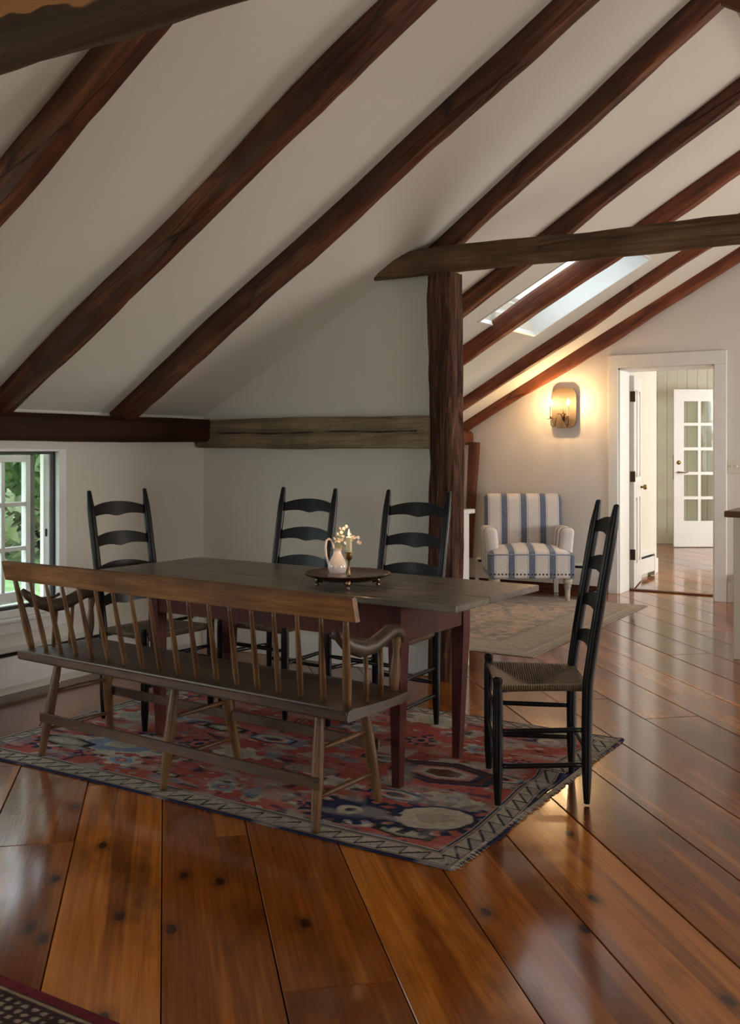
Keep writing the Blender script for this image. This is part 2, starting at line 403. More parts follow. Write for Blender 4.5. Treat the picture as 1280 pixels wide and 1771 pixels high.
def floor_area(name, x0, x1, y0, y1, label, joints=()):
    bm = B(); box(bm, x0, x1, y0, y1, -.16, -.03)
    root = struct(obj(name, bm, M['subfloor']), label, 'floor')
    rng = random.Random(5); W = .291
    cs = [Vector(c) for c in ((x0, y0), (x1, y0), (x1, y1), (x0, y1))]
    n0 = math.floor(min(c.dot(BN) for c in cs) / W) - 1; n1 = math.ceil(max(c.dot(BN) for c in cs) / W) + 1
    ang = math.atan2(BD.y, BD.x)
    for k in range(n0, n1):
        a0 = k * W + OFF; a1 = a0 + W
        s = min(c.dot(BD) for c in cs) - rng.random() * 2.5; e = max(c.dot(BD) for c in cs)
        cuts = [s]
        while cuts[-1] < e: cuts.append(cuts[-1] + rng.uniform(2.4, 4.4))
        for s0, s1 in zip(cuts, cuts[1:]):
            rect = [(s0, a0), (s1, a0), (s1, a1), (s0, a1)]
            world_ = [(BD.x * p[0] + BN.x * p[1], BD.y * p[0] + BN.y * p[1]) for p in rect]
            for nx, ny, d in ((-1, 0, -x0), (1, 0, x1), (0, -1, -y0), (0, 1, y1)):
                world_ = clip(world_, nx, ny, d)
                if len(world_) < 3: break
            if len(world_) < 3: continue
            cx = sum(p[0] for p in world_) / len(world_); cy = sum(p[1] for p in world_) / len(world_)
            ca, sa = math.cos(-ang), math.sin(-ang)
            loc = [((p[0] - cx) * ca - (p[1] - cy) * sa, (p[0] - cx) * sa + (p[1] - cy) * ca) for p in world_]
            p1 = inset(loc, .0016); p2 = inset(loc, .0038)
            if len(p1) < 3 or len(p2) != len(p1): continue
            bm = B(); dz = rng.uniform(-.0006, .0006)
            r0 = [bm.verts.new((x, y, -.03)) for x, y in p1]; r1 = [bm.verts.new((x, y, -.0022 + dz)) for x, y in p1]; r2 = [bm.verts.new((x, y, dz)) for x, y in p2]
            n = len(p1)
            for ra, rb in ((r0, r1), (r1, r2)):
                for i in range(n): bm.faces.new((ra[i], ra[(i + 1) % n], rb[(i + 1) % n], rb[i]))
            bm.faces.new(r2); bm.faces.new(r0[::-1])
            o = obj('plank', bm, M['floor'], root); o.location = (cx, cy, 0); o.rotation_euler = (0, 0, ang)
    return root
# the phase of the boards is set by the joint seen at the lower edge of the photograph
_j = Vector((-(math.sin(YAW)) * 2.355 + (500 - 640) / FPX * 2.355 * math.cos(YAW), math.cos(YAW) * 2.355 + (500 - 640) / FPX * 2.355 * math.sin(YAW)))
OFF = _j.dot(BN) % .291
floor_area('floor', XL - .02, XE + .02, YB, YF + .32, 'wide diagonal varnished pine floor boards')
floor_area('floor', -5.0, .5, YF + .324, YH + .1, 'pine floor boards of the bright hall beyond the doorway')

# ceiling slopes
SK = dict(x0=-3.27, x1=-2.28, y0=6.85, y1=7.95)      # roof window in view
SK2 = dict(x0=-1.64, x1=-1.20, y0=2.85, y1=3.62)     # its twin higher up the near slope
def slab(bm, x0, x1, y0, y1, th=.12):
    a = [(x0, zc(x0)), (x1, zc(x1)), (x1, zc(x1) + th), (x0, zc(x0) + th)]; prism(bm, a, 'y', y0, y1)
bm = B(); prev = YB
for s in (SK2, SK):
    slab(bm, XL - .3, XR, prev, s['y0']); slab(bm, XL - .3, s['x0'], s['y0'], s['y1']); slab(bm, s['x1'], XR, s['y0'], s['y1']); prev = s['y1']
slab(bm, XL - .3, XR, prev, YF + .28)
a = [(XR, zc(XR)), (XE + .3, zc(XE + .3)), (XE + .3, zc(XE + .3) + .12), (XR, zc(XR) + .12)]; prism(bm, a, 'y', YB, YF + .28)
struct(obj('ceiling', bm, M['plaster_ceiling']), 'sloping white plaster ceiling between the rafters', 'ceiling')

def wall_poly(bm, x0, x1, y0, y1, z0=0, ztop=None):
    xs = [x0, x1] if not (x0 < XR < x1) else [x0, XR, x1]
    top = [(x, min(zc(x) + .03, ztop) if ztop else zc(x) + .03) for x in xs]
    if ztop and zc(x0) + .03 < ztop < zc(x1) + .03:
        xk = XL + (ztop - .03 - Z0) / T; top = [(x0, zc(x0) + .03), (xk, ztop), (x1, ztop)]
    prism(bm, [(x0, z0), (x1, z0)] + top[::-1], 'y', y0, y1)
WY0, WY1, WZ0, WZ1 = 2.95, 4.085, .41, 1.335
bm = B()
box(bm, XL - .22, XL, YB, .5, 0, 1.60); box(bm, XL - .22, XL, .5, 2.1, 0, WZ0); box(bm, XL - .22, XL, .5, 2.1, WZ1, 1.60); box(bm, XL - .22, XL, 2.1, WY0, 0, 1.60); box(bm, XL - .22, XL, WY1, YF + .28, 0, 1.60)
box(bm, XL - .22, XL, WY0, WY1, 0, WZ0); box(bm, XL - .22, XL, WY0, WY1, WZ1, 1.60)
struct(obj('wall_left', bm, M['plaster']), 'low plaster eave wall holding the casement window', 'wall')
bm = B(); wall_poly(bm, XL, -2.792, YP, YP + .10, 0, 2.40)
struct(obj('wall_back', bm, M['plaster']), 'plaster partition wall behind the dining table', 'wall')
DX0, DX1, DZ = -2.945, -2.076, 2.075
bm = B(); wall_poly(bm, XL - .2, DX0, YF, YF + .28); wall_poly(bm, DX1, XE + .2, YF, YF + .28)
prism(bm, [(DX0, DZ), (DX1, DZ), (DX1, zc(DX1) + .03), (DX0, zc(DX0) + .03)], 'y', YF, YF + .28)
struct(obj('wall_far', bm, M['plaster_far']), 'far plaster gable wall with the doorway', 'wall')
bm = B(); wy0, wy1, wz0, wz1 = 6.4, 8.8, .6, 1.45
box(bm, XE, XE + .2, YB, 2.6, 0, 1.6); box(bm, XE, XE + .2, 2.6, 4.2, 0, wz0); box(bm, XE, XE + .2, 2.6, 4.2, wz1, 1.6); box(bm, XE, XE + .2, 4.2, wy0, 0, 1.6); box(bm, XE, XE + .2, wy1, YF + .28, 0, 1.6); box(bm, XE, XE + .2, wy0, wy1, 0, wz0); box(bm, XE, XE + .2, wy0, wy1, wz1, 1.6)  # nearer opening is added to let the right fill lamp through
struct(obj('wall_right', bm, M['plaster']), 'low plaster eave wall on the kitchen side', 'wall')
bm = B(); wall_poly(bm, XL - .2, -1.9, YB - .15, YB); wall_poly(bm, .0, XE + .2, YB - .15, YB)
prism(bm, [(-1.9, 0), (0, 0), (0, .9), (-1.9, .9)], 'y', YB - .15, YB); prism(bm, [(-1.9, 2.4), (0, 2.4), (0, zc(0) + .03), (XR, zc(XR) + .03), (-1.9, zc(-1.9) + .03)], 'y', YB - .15, YB)
struct(obj('wall_near', bm, M['plaster']), 'plaster gable wall behind the viewer', 'wall')

# low white half wall beside the post
hw = B(); box(hw, XL, -2.758, YP + .10, 5.67, 0, .935); hw = struct(obj('wall_half', hw, M['white_paint']), 'low white half wall with cap beside the bark post', 'wall')
bm = B(); box(bm, XL, -2.73, YP + .10, 5.70, .935, .962, .004); obj('cap', bm, M['white_paint'], hw)

# baseboards and heaters
bm = B(); box(bm, XL, -2.80, YP - .022, YP, 0, .165, .004); struct(obj('baseboard_back', bm, M['white_paint']), 'white baseboard along the partition wall', 'baseboard')
def heater(name, axis, a0, a1, face, sgn, label, z0=.05, z1=.25, dp=.065, mat=None):
    """hot water baseboard cover: back, sloped hood with a slot, front panel, end caps"""
    root = empty(name, ((a0 + a1) / 2, face, 0) if axis == 'x' else (face, (a0 + a1) / 2, 0)); tag(root, label, 'heater')
    L = (a1 - a0) / 2
    def P(prof, nm, m, l0=-L, l1=L):
        bm = B(); pts = [(sgn * d, z) for d, z in prof]
        prism(bm, pts, axis, l0, l1)
        return obj(nm, bm, m, root)
    P([(0.001, z0), (.012, z0), (.012, z1), (0.001, z1)], 'back_plate', M['heater_white'])
    P([(.012, z1), (.012, z1 - .008), (dp - .012, z1 - .020), (dp - .006, z1 - .014)], 'hood', M['heater_white'])
    P([(dp - .008, z0 + .01), (dp, z0 + .005), (dp, z1 - .045), (dp - .008, z1 - .04)], 'front_panel', M['heater_white'])
    P([(.012, z0 + .02), (dp - .02, z0 + .02), (dp - .02, z1 - .035), (.012, z1 - .02)], 'fins', M['slot_dark'], -L + .01, L - .01)
    for s in (-1, 1):
        P([(.001, z0 - .045), (dp + .003, z0 - .045), (dp + .003, z1 - .02), (.012, z1 + .003), (.001, z1 + .003)], 'end_cap', M['heater_white'], s * L - .012, s * L + .012)
    return root
heater('baseboard_heater', 'y', 1.2, 5.15, XL, 1, 'long white baseboard heater under the casement window', .05, .255, .055)
heater('baseboard_heater', 'y', 6.2, 9.0, XL, 1, 'white baseboard heater on the eave wall behind the striped armchair', .05, .25)
heater('baseboard_heater', 'x', -4.35, -3.06, YF, -1, 'white baseboard heater on the far wall beside the striped armchair', .06, .26)
heater('baseboard_heater', 'x', -1.86, -.6, YF, -1, 'white baseboard heater on the far wall right of the doorway', .05, .26)
bm = B(); box(bm, XL, -3.03, YF - .025, YF, 0, .055, .003); struct(obj('baseboard_far', bm, M['knee']), 'dark brown base strip along the far wall', 'baseboard')
bm = B(); box(bm, -1.97, -1.87, YF - .022, YF, 0, .17, .003); struct(obj('trim_1', bm, M['white_paint']), 'short white baseboard right of the doorway', 'baseboard')

# ---- timbers
def tim(o, label, cat='beam', group=None): return tag(o, label, cat, group)
ups = Vector((-T, 0, 1)).normalized()
def rafter(y0, y1, w, h, mat, seed, label, x0=XL + .02, x1=XR, drop=.045):
    d = Vector((0, 0, -drop))
    p0 = Vector((x0, y0, zc(x0))) + d; p1 = Vector((x1, y1, zc(x1))) + d
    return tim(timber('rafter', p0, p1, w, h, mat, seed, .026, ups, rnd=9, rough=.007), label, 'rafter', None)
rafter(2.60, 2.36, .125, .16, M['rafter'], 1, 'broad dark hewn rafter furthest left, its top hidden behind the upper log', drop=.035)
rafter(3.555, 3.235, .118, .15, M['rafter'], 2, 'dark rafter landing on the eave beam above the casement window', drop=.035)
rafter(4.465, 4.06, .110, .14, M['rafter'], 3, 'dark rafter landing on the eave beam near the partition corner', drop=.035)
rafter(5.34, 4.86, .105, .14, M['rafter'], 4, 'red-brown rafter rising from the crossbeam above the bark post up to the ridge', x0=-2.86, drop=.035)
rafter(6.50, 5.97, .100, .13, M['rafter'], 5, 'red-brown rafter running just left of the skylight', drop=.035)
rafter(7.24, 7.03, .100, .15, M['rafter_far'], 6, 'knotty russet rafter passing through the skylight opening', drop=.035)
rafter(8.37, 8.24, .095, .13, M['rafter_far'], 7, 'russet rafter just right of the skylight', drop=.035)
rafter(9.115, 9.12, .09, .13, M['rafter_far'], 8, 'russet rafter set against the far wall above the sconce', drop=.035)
# opposite slope
r = timber('rafter', (XR + .05, 4.86, zc(XR + .05) - .03), (XE - .02, 5.25, Z0 - .03), .105, .14, M['rafter'], 21, .02, (T, 0, 1)); tim(r, 'red-brown rafter going down the other side of the ridge at the top right', 'rafter')
for i, y in enumerate((5.98, 7.03, 8.24)):
    r = timber('rafter', (XR + .05, y, zc(XR + .05) - .03), (XE - .02, y + .2, Z0 - .03), .1, .13, M['rafter'], 30 + i, .02, (T, 0, 1))
    tim(r, 'russet rafter of the far roof slope, ' + ('just past the ridge rafter', 'opposite the skylight', 'nearest the far wall')[i], 'rafter')

tie = timber('crossbeam', (-3.18, 5.205, 2.412), (XE - .5, 5.26, 2.415), .15, .152, M['tie'], 11, .010, rnd=2.3, cut0=.24, rough=.006)
tim(tie, 'long weathered grey-brown log crossbeam resting on the bark post')
tie2 = timber('crossbeam', (-3.0, 1.80, 2.45), (XE - .5, 1.86, 2.47), .20, .20, M['peeled'], 12, .012, rnd=2.4, cut0=.3, rough=.006)
tim(tie2, 'part-peeled grey log crossbeam with orange patches, at the upper left corner')
eb = timber('eave_beam', (-4.49, YB + .2, 1.452), (-4.49, 5.20, 1.452), .15, .152, M['eave_beam'], 13, .010, rnd=6, rough=.003); tim(eb, 'dark brown square eave beam above the casement window')
wb = timber('wall_beam', (-4.53, 5.225, 1.432), (-2.775, 5.225, 1.432), .10, .19, M['wall_beam'], 14, .012, rnd=5, rough=.006); tim(wb, 'grey-olive hewn wall beam with a long crack, between corner and post')
# long drying crack of the wall beam: a dark sunken seam
bm = B(); pts = []
for i in range(25):
    x = .18 + i / 24 * 1.50; pts.append((x, -.0545, .002 + .018 * noise.noise((x * 2.2, 3, 1))))
tube(bm, pts, [.0015 + .0045 * abs(math.sin(i * .7)) for i in range(25)], 6); obj('crack', bm, M['slot_dark'], wb)
ep = timber('eave_plate', (-4.48, 6.0, 1.44), (-4.48, 9.15, 1.44), .14, .13, M['rafter_far'], 15, .01, rnd=5); tim(ep, 'russet square eave plate behind the bark post')
kb = timber('brace', (-4.44, 9.10, 0.26), (-4.36, 9.08, 1.40), .095, .085, M['knee'], 16, .014, up=(0, 1, 0), rnd=4, taper=(.8, 1.1)); tim(kb, 'slanting russet corner post left of the striped armchair', 'post')
post = timber('post', (-2.712, 5.270, 0), (-2.712, 5.270, 2.345), .165, .165, M['bark'], 17, .008, up=(0, 1, 0), rnd=5.5, n=150, rough=.006, seg=56, ridge=.006); tim(post, 'tall bark-covered square post under the log crossbeam', 'post')

# ---- doorway, doors, hall
cas = empty('trim_2', (DX0, YF, 0)); struct(cas, 'wide white door casing around the doorway', 'trim')
def part_box(name, parent, b, mat, bev=.003, off=None):
    bm = B(); ox, oy, oz = off if off else parent.location
    box(bm, b[0] - ox, b[1] - ox, b[2] - oy, b[3] - oy, b[4] - oz, b[5] - oz, bev); return obj(name, bm, mat, parent)
part_box('side_casing', cas, (DX0 - .085, DX0 + .005, YF - .022, YF, 0, DZ), M['white_paint'])
part_box('side_casing', cas, (DX1 - .005, DX1 + .10, YF - .022, YF, 0, DZ), M['white_paint'])
part_box('head_casing', cas, (DX0 - .085, DX1 + .10, YF - .024, YF, DZ, DZ + .118), M['white_paint'])
part_box('jamb', cas, (DX0, DX0 + .02, YF, YF + .28, 0, DZ), M['white_paint']); part_box('jamb', cas, (DX1 - .02, DX1, YF, YF + .28, 0, DZ), M['white_paint'])
part_box('head_jamb', cas, (DX0, DX1, YF, YF + .28, DZ - .02, DZ), M['white_paint'])
part_box('threshold', cas, (DX0 + .02, DX1 - .02, YF + .285, YF + .36, -.005, .012), M['knee'])

d1 = empty('door_1', (-2.905, YF + .36, 0), R(101)); struct(d1, 'white panelled door standing open into the hall', 'door')
DW, DH, DT = .70, 2.03, .042
def door_panels(root, W_, H_, T_, panels, mat, z0=.012):
    bm = B(); xs = sorted({0, W_} | {p[0] for p in panels} | {p[1] for p in panels}); zs = sorted({z0, H_} | {p[2] for p in panels} | {p[3] for p in panels})
    for a, b in zip(xs, xs[1:]):
        for c, d in zip(zs, zs[1:]):
            if any(p[0] <= a and b <= p[1] and p[2] <= c and d <= p[3] for p in panels): continue
            box(bm, a, b, 0, T_, c, d)
    bmesh.ops.remove_doubles(bm, verts=bm.verts, dist=1e-5)
    return obj('frame', bm, mat, root)
pans = [(.10, .315, .22, .86), (.385, .60, .22, .86), (.10, .315, 1.06, 1.90), (.385, .60, 1.06, 1.90)]
door_panels(d1, DW, DH, DT, pans, M['white_paint'])
for p in pans:
    bm = B(); box(bm, p[0], p[1], .012, DT - .012, p[2], p[3]); box(bm, p[0] + .03, p[1] - .03, .006, DT - .006, p[2] + .03, p[3] - .03, .005); obj('panel', bm, M['white_paint'], d1)
for s in (-1, 1):
    bm = B(); y = DT / 2 + s * (DT / 2 + .03)
    tube(bm, [(DW - .065, DT / 2 + s * DT / 2, .95), (DW - .065, y - s * .01, .95), (DW - .065, y, .95), (DW - .065, y + s * .022, .95), (DW - .065, y + s * .03, .95)], [.012, .009, .025, .026, .012], 14); obj('knob', bm, M['brass'], d1, True)
for z in (.28, 1.02, 1.78):
    bm = B(); box(bm, -.006, .034, -.003, .001, z, z + .10); tube(bm, [(-.004, -.006, z), (-.004, -.006, z + .1)], .007, 8); box(bm, -.003, .0005, .002, .036, z, z + .10); obj('hinge', bm, M['bronze'], d1)

# hall shell
HL = -3.105
bm = B(); box(bm, -4.9, HL, YF + .28, 10.99, 0, 2.5); hl = struct(obj('wall_hall_left', bm, M['plaster']), 'plaster side wall of the hall behind the open door', 'wall')
bm = B(); box(bm, -5.1, -4.9, 10.99, YH, 0, 2.6); struct(obj('wall_hall_end', bm, M['cream_paint']), 'end wall of the hall, out of view', 'wall')
bm = B(); box(bm, .30, .40, YF + .28, 11.0, 0, 2.6); box(bm, .30, .40, 13.4, YH, 0, 2.6); box(bm, .30, .40, 11.0, 13.4, 0, .9); box(bm, .30, .40, 11.0, 13.4, 2.3, 2.6)
struct(obj('wall_hall_right', bm, M['cream_paint']), 'window wall of the hall, out of view', 'wall')
bm = B(); box(bm, -5.1, .4, YF + .28, YH + .1, 2.5, 2.6); struct(obj('ceiling', bm, M['plaster_far']), 'flat white ceiling of the hall', 'ceiling')
bw = B(); box(bw, -5.1, .4, YH, YH + .1, 0, 2.6); bw = struct(obj('wall_hall_back', bw, M['slot_dark']), 'cream vertical board wall at the back of the hall', 'wall')
src = None
for i in range(36):
    x = -4.88 + i * .138
    if src is None:
        bm = B(); box(bm, 0, .134, -.018, 0, .13, 2.5, .004); src = obj('board', bm, M['cream_paint'], bw); src.location = (x, YH, 0)
    else:
        o = src.copy(); put(o, bw); o.location = (x, YH, 0)
bm = B(); box(bm, -4.9, .3, YH - .03, YH, 0, .13, .004); struct(obj('baseboard_hall', bm, M['cream_paint']), 'cream baseboard at the back of the hall', 'baseboard')
bm = B(); box(bm, HL, HL + .02, 10.72, 10.99, 0, .16, .004); struct(obj('trim_3', bm, M['white_paint']), 'short baseboard at the hall corner', 'baseboard')
heater('baseboard_heater', 'y', 10.2, 10.7, HL, 1, 'short white baseboard heater in the hall behind the open door', .05, .25)

d2 = empty('door_2', (-3.69, 13.90, 0), YAW); struct(d2, 'white glazed door with ten panes, ajar at the back of the hall', 'door')
FW, FH = .69, 2.14
cols = [(.135, .325), (.365, .555)]; rows = [(.36 + i * .332, .36 + i * .332 + .292) for i in range(5)]
gp = [(c[0], c[1], r_[0], r_[1]) for c in cols for r_ in rows]
door_panels(d2, FW, FH, .042, gp, M['white_paint'], .01)
for p in gp:
    bm = B(); box(bm, p[0], p[1], .018, .024, p[2], p[3]); obj('pane', bm, M['glass'], d2)
bm = B(); tube(bm, [(.065, 0, 1.02), (.065, -.05, 1.02), (.085, -.055, 1.02), (.14, -.055, 1.012), (.175, -.055, 1.022)], [.014, .009, .009, .008, .006], 8); lathe(bm, [(.0, -.002), (.028, 0), (.0, .002)], (.065, -.004, 1.02), 12); obj('handle', bm, M['brass'], d2, True)
bm = B(); tube(bm, [(.065, 0, 1.15), (.065, -.012, 1.15)], [.03, .024], 14); obj('lock', bm, M['brass'], d2, True)
bm = B(); box(bm, -.003, .002, .008, .034, .92, 1.25); obj('edge_plate', bm, M['brass'], d2)

# switch plate
sw = empty('light_switch', (-1.915, YF, 1.178)); tag(sw, 'ivory double light switch plate right of the doorway', 'switch')
bm = B(); box(bm, -.058, .058, -.007, 0, -.058, .058, .003); spl = obj('plate', bm, M['switch'], sw)
for s in (-1, 1):
    bm = B(); box(bm, s * .023 - .005, s * .023 + .005, -.02, -.006, -.004, .014, .002); obj('toggle', bm, M['white_paint'], spl)
    for z in (-.03, .03):
        bm = B(); tube(bm, [(s * .023, -.006, z), (s * .023, -.009, z)], .004, 8); obj('screw', bm, M['switch'], spl)

# ---- casement window
w1 = empty('window_1', (XL, 3.5, .85)); struct(w1, 'white casement window with its sash opened outward', 'window')
ox, oy, oz = w1.location
def wp(name, x0, x1, y0, y1, z0, z1, mat, bev=.003, parent=w1): 
    bm = B(); box(bm, x0 - ox, x1 - ox, y0 - oy, y1 - oy, z0 - oz, z1 - oz, bev); return obj(name, bm, mat, parent)
wp('casing', XL - .05, XL + .006, 4.03, 4.085, .44, 1.335, M['white_paint']); wp('casing', XL - .05, XL + .006, WY0, 3.0, .44, 1.335, M['white_paint'])
wp('casing', XL - .05, XL + .004, 3.0, 4.03, 1.318, 1.335, M['white_paint'])
wp('sill', XL - .20, XL + .035, WY0 - .08, 4.13, .388, .412, M['white_paint'], .006); wp('apron', XL, XL + .014, WY0 - .04, 4.10, .33, .388, M['white_paint'])
wp('stool', XL - .2, XL - .004, WY0, 4.085, .412, .452, M['white_paint'])
for b in ((4.018, 4.034, .452, 1.318), (3.0, 3.018, .452, 1.318), (3.018, 4.018, 1.302, 1.318), (3.018, 4.018, .452, .470)):
    wp('screen_frame', XL - .055, XL - .03, b[0], b[1], b[2], b[3], M['weather'])
for b in ((4.012, 4.034, .452, 1.318), (3.0, 3.03, .452, 1.318), (3.03, 4.012, 1.306, 1.318), (3.03, 4.012, .452, .465)):
    wp('jamb', XL - .11, XL - .06, b[0], b[1], b[2], b[3], M['white_paint'])
wp('latch_keeper', XL - .09, XL - .075, 4.006, 4.0115, .83, .875, M['bronze'])
sash = empty('sash', (XL - .09 - ox, 3.035 - oy, .468 - oz)); sash.parent = w1; sash.rotation_euler = (0, 0, R(5))
SWD, SHT = .925, .83
bm = B()
for a in ((0, .035, 0, SHT), (SWD - .035, SWD, 0, SHT), (.035, SWD - .035, 0, .06), (.035, SWD - .035, SHT - .04, SHT)): box(bm, -.02, .02, a[0], a[1], a[2], a[3], .003)
sash_frame = obj('sash_frame', bm, M['white_paint'], sash)
pw = (SWD - .07 - 4 * .026) / 5; phh = (SHT - .10 - 2 * .024) / 3
for i in range(1, 5):
    bm = B(); y = .035 + i * pw + (i - 1) * .026; box(bm, -.014, .014, y, y + .026, .06, SHT - .04, .003); obj('muntin', bm, M['white_paint'], sash)
for i in range(1, 3):
    bm = B(); z = .06 + i * phh + (i - 1) * .024; box(bm, -.0145, .0145, .035, SWD - .035, z, z + .024, .003); obj('muntin', bm, M['white_paint'], sash)
bm = B(); box(bm, -.022, .012, SWD, SWD + .042, .004, SHT - .004, .003); obj('edge_strip', bm, M['strip_grey'], sash)
bm = B(); box(bm, -.003, .003, .03, SWD - .03, .055, SHT - .035); obj('pane', bm, M['glass'], sash)
bm = B(); box(bm, .0, .035, -.045, .045, 0, .028, .006); box(bm, .005, .03, -.02, .03, .025, .042, .006); tube(bm, [(.02, 0, .035), (.045, .03, .045), (.05, .07, .040), (.048, .115, .045), (.05, .135, .055)], [.009, .007, .006, .008, .010], 8)
ck = obj('crank', bm, M['bronze'], w1, True, 40); ck.location = (XL - .03 - ox, 3.88 - oy, .452 - oz)

# ---- skylights
def skylight(name, s, label, lining=.26):
    x0, x1, y0, y1 = s['x0'], s['x1'], s['y0'], s['y1']
    sl = math.sqrt(1 + T * T); m = Matrix(((1 / sl, 0, -T / sl, 0), (0, 1, 0, 0), (T / sl, 0, 1 / sl, 0), (0, 0, 0, 1))); m.translation = Vector((x0, y0, zc(x0)))
    root = empty(name); root.matrix_world = m; struct(root, label, 'skylight'); L = (x1 - x0) * sl; W_ = y1 - y0; t = .02
    for nm, b in (('lining', (.003, L - .003, .003, t)), ('lining', (.003, L - .003, W_ - t, W_ - .003)), ('lining', (.003, t, t, W_ - t)), ('lining', (L - t, L - .003, t, W_ - t))):
        bm = B(); box(bm, b[0], b[1], b[2], b[3], -.004, lining); obj(nm, bm, M['white_paint'], root)
    f = .095
    for b in ((0, L, 0, f), (0, L, W_ - f, W_), (0, f, f, W_ - f), (L - f, L, f, W_ - f)):
        bm = B(); box(bm, b[0], b[1], b[2], b[3], lining - .05, lining + .02, .004); obj('frame', bm, M['heater_white'], root)
    for b in ((f, L - f, f, f + .035), (f, L - f, W_ - f - .035, W_ - f), (f, f + .035, f + .035, W_ - f - .035), (L - f - .035, L - f, f + .035, W_ - f - .035)):
        bm = B(); box(bm, b[0], b[1], b[2], b[3], lining - .02, lining + .04, .004); obj('sash_bar', bm, M['white_paint'], root)
    bm = B(); box(bm, f, L - f, f, W_ - f, lining + .005, lining + .011); obj('pane', bm, M['glass'], root)
skylight('window_2', SK, 'skylight with white frame and lining, crossed by a russet rafter')
skylight('window_3', SK2, 'second skylight higher up the near roof slope')

# ------------------------------------------------------------------ rugs
def rug(name, x0, x1, y0, y1, nx, ny, paint, mat, label, th=.008, rz=0, wav=.0, fringe=None, seed=0, edge=None):
    Lx, Ly = x1 - x0, y1 - y0
    u, v = np.meshgrid(np.linspace(0, Lx, nx), np.linspace(0, Ly, ny))
    colr = paint(u, v, Lx, Ly)
    z = np.full(u.shape, th)
    du = np.zeros_like(u); dv = np.zeros_like(v)
    if edge: du, dv, dz = edge(u, v, Lx, Ly); z = z + dz
    co = np.stack([u + du - Lx / 2, v + dv - Ly / 2, z], -1).reshape(-1, 3)
    idx = np.arange(nx * ny).reshape(ny, nx)
    f = np.stack([idx[:-1, :-1], idx[:-1, 1:], idx[1:, 1:], idx[1:, :-1]], -1).reshape(-1, 4)
    per = np.concatenate([idx[0, :], idx[1:, -1], idx[-1, -2::-1], idx[-2:0:-1, 0]]); n = len(per)
    low = co[per].copy(); low[:, 2] = .0012; co2 = np.concatenate([co, low]); li = np.arange(n) + nx * ny
    fs = np.stack([per, li, np.roll(li, -1), np.roll(per, -1)], -1)
    fa = np.concatenate([f, fs])
    me = bpy.data.meshes.new(name); me.vertices.add(len(co2)); me.vertices.foreach_set('co', co2.astype(np.float32).ravel())
    me.loops.add(fa.size); me.loops.foreach_set('vertex_index', fa.astype(np.int32).ravel())
    me.polygons.add(len(fa)); me.polygons.foreach_set('loop_start', (np.arange(len(fa)) * 4).astype(np.int32)); me.polygons.foreach_set('use_smooth', np.ones(len(fa), bool))
    me.update(); me.validate()
    at = me.color_attributes.new('pile', 'FLOAT_COLOR', 'POINT'); c = np.ones((len(co2), 4), np.float32); c[:nx * ny, :3] = colr.reshape(-1, 3); c[nx * ny:, :3] = colr.reshape(-1, 3)[per]
    at.data.foreach_set('color', c.ravel()); me.materials.append(mat)
    root = empty(name, ((x0 + x1) / 2, (y0 + y1) / 2, 0), rz); tag(root, label, 'rug')
    put(bpy.data.objects.new('pile', me), root)
    if fringe:
        rng = random.Random(seed); bm = B()
        for s in fringe:
            k = 0
            while k < Ly:
                x = s * Lx / 2; l = rng.uniform(.010, .026) * (1 if s > 0 else .5); a = rng.uniform(-.010, .010)
                zz = 0.0
                tube(bm, [(x - s * .004, k - Ly / 2, .006), (x + s * l * .5, k - Ly / 2 + a * .5, .005), (x + s * l, k - Ly / 2 + a, .002)], [.0028, .0024, .0012], 4)
                k += rng.uniform(.004, .009)
        fr = obj('fringe', bm, M['fringe'], root); fr['kind'] = 'stuff'
    return root

def vnoise(u, v, sc, seed):
    r = np.random.RandomState(seed); g = r.rand(64, 64)
    x = u * sc; y = v * sc; xi = np.floor(x).astype(int); yi = np.floor(y).astype(int); fx = x - xi; fy = y - yi
    fx = fx * fx * (3 - 2 * fx); fy = fy * fy * (3 - 2 * fy)
    q = lambda a, b: g[a % 64, b % 64]
    return (q(xi, yi) * (1 - fx) + q(xi + 1, yi) * fx) * (1 - fy) + (q(xi, yi + 1) * (1 - fx) + q(xi + 1, yi + 1) * fx) * fy
RED = np.array((.34, .070, .053)); ROSE = np.array((.44, .15, .115)); NAVY = np.array((.018, .022, .055)); IVORY = np.array((.46, .40, .31)); BLUE = np.array((.20, .25, .32)); BROWN = np.array((.10, .035, .025)); SAGE = np.array((.24, .25, .18)); BLK = np.array((.02, .018, .02))
def dab(col, mask, c, a=1.0):
    m = np.clip(mask, 0, 1)[..., None] * a; col[:] = col * (1 - m) + c * m
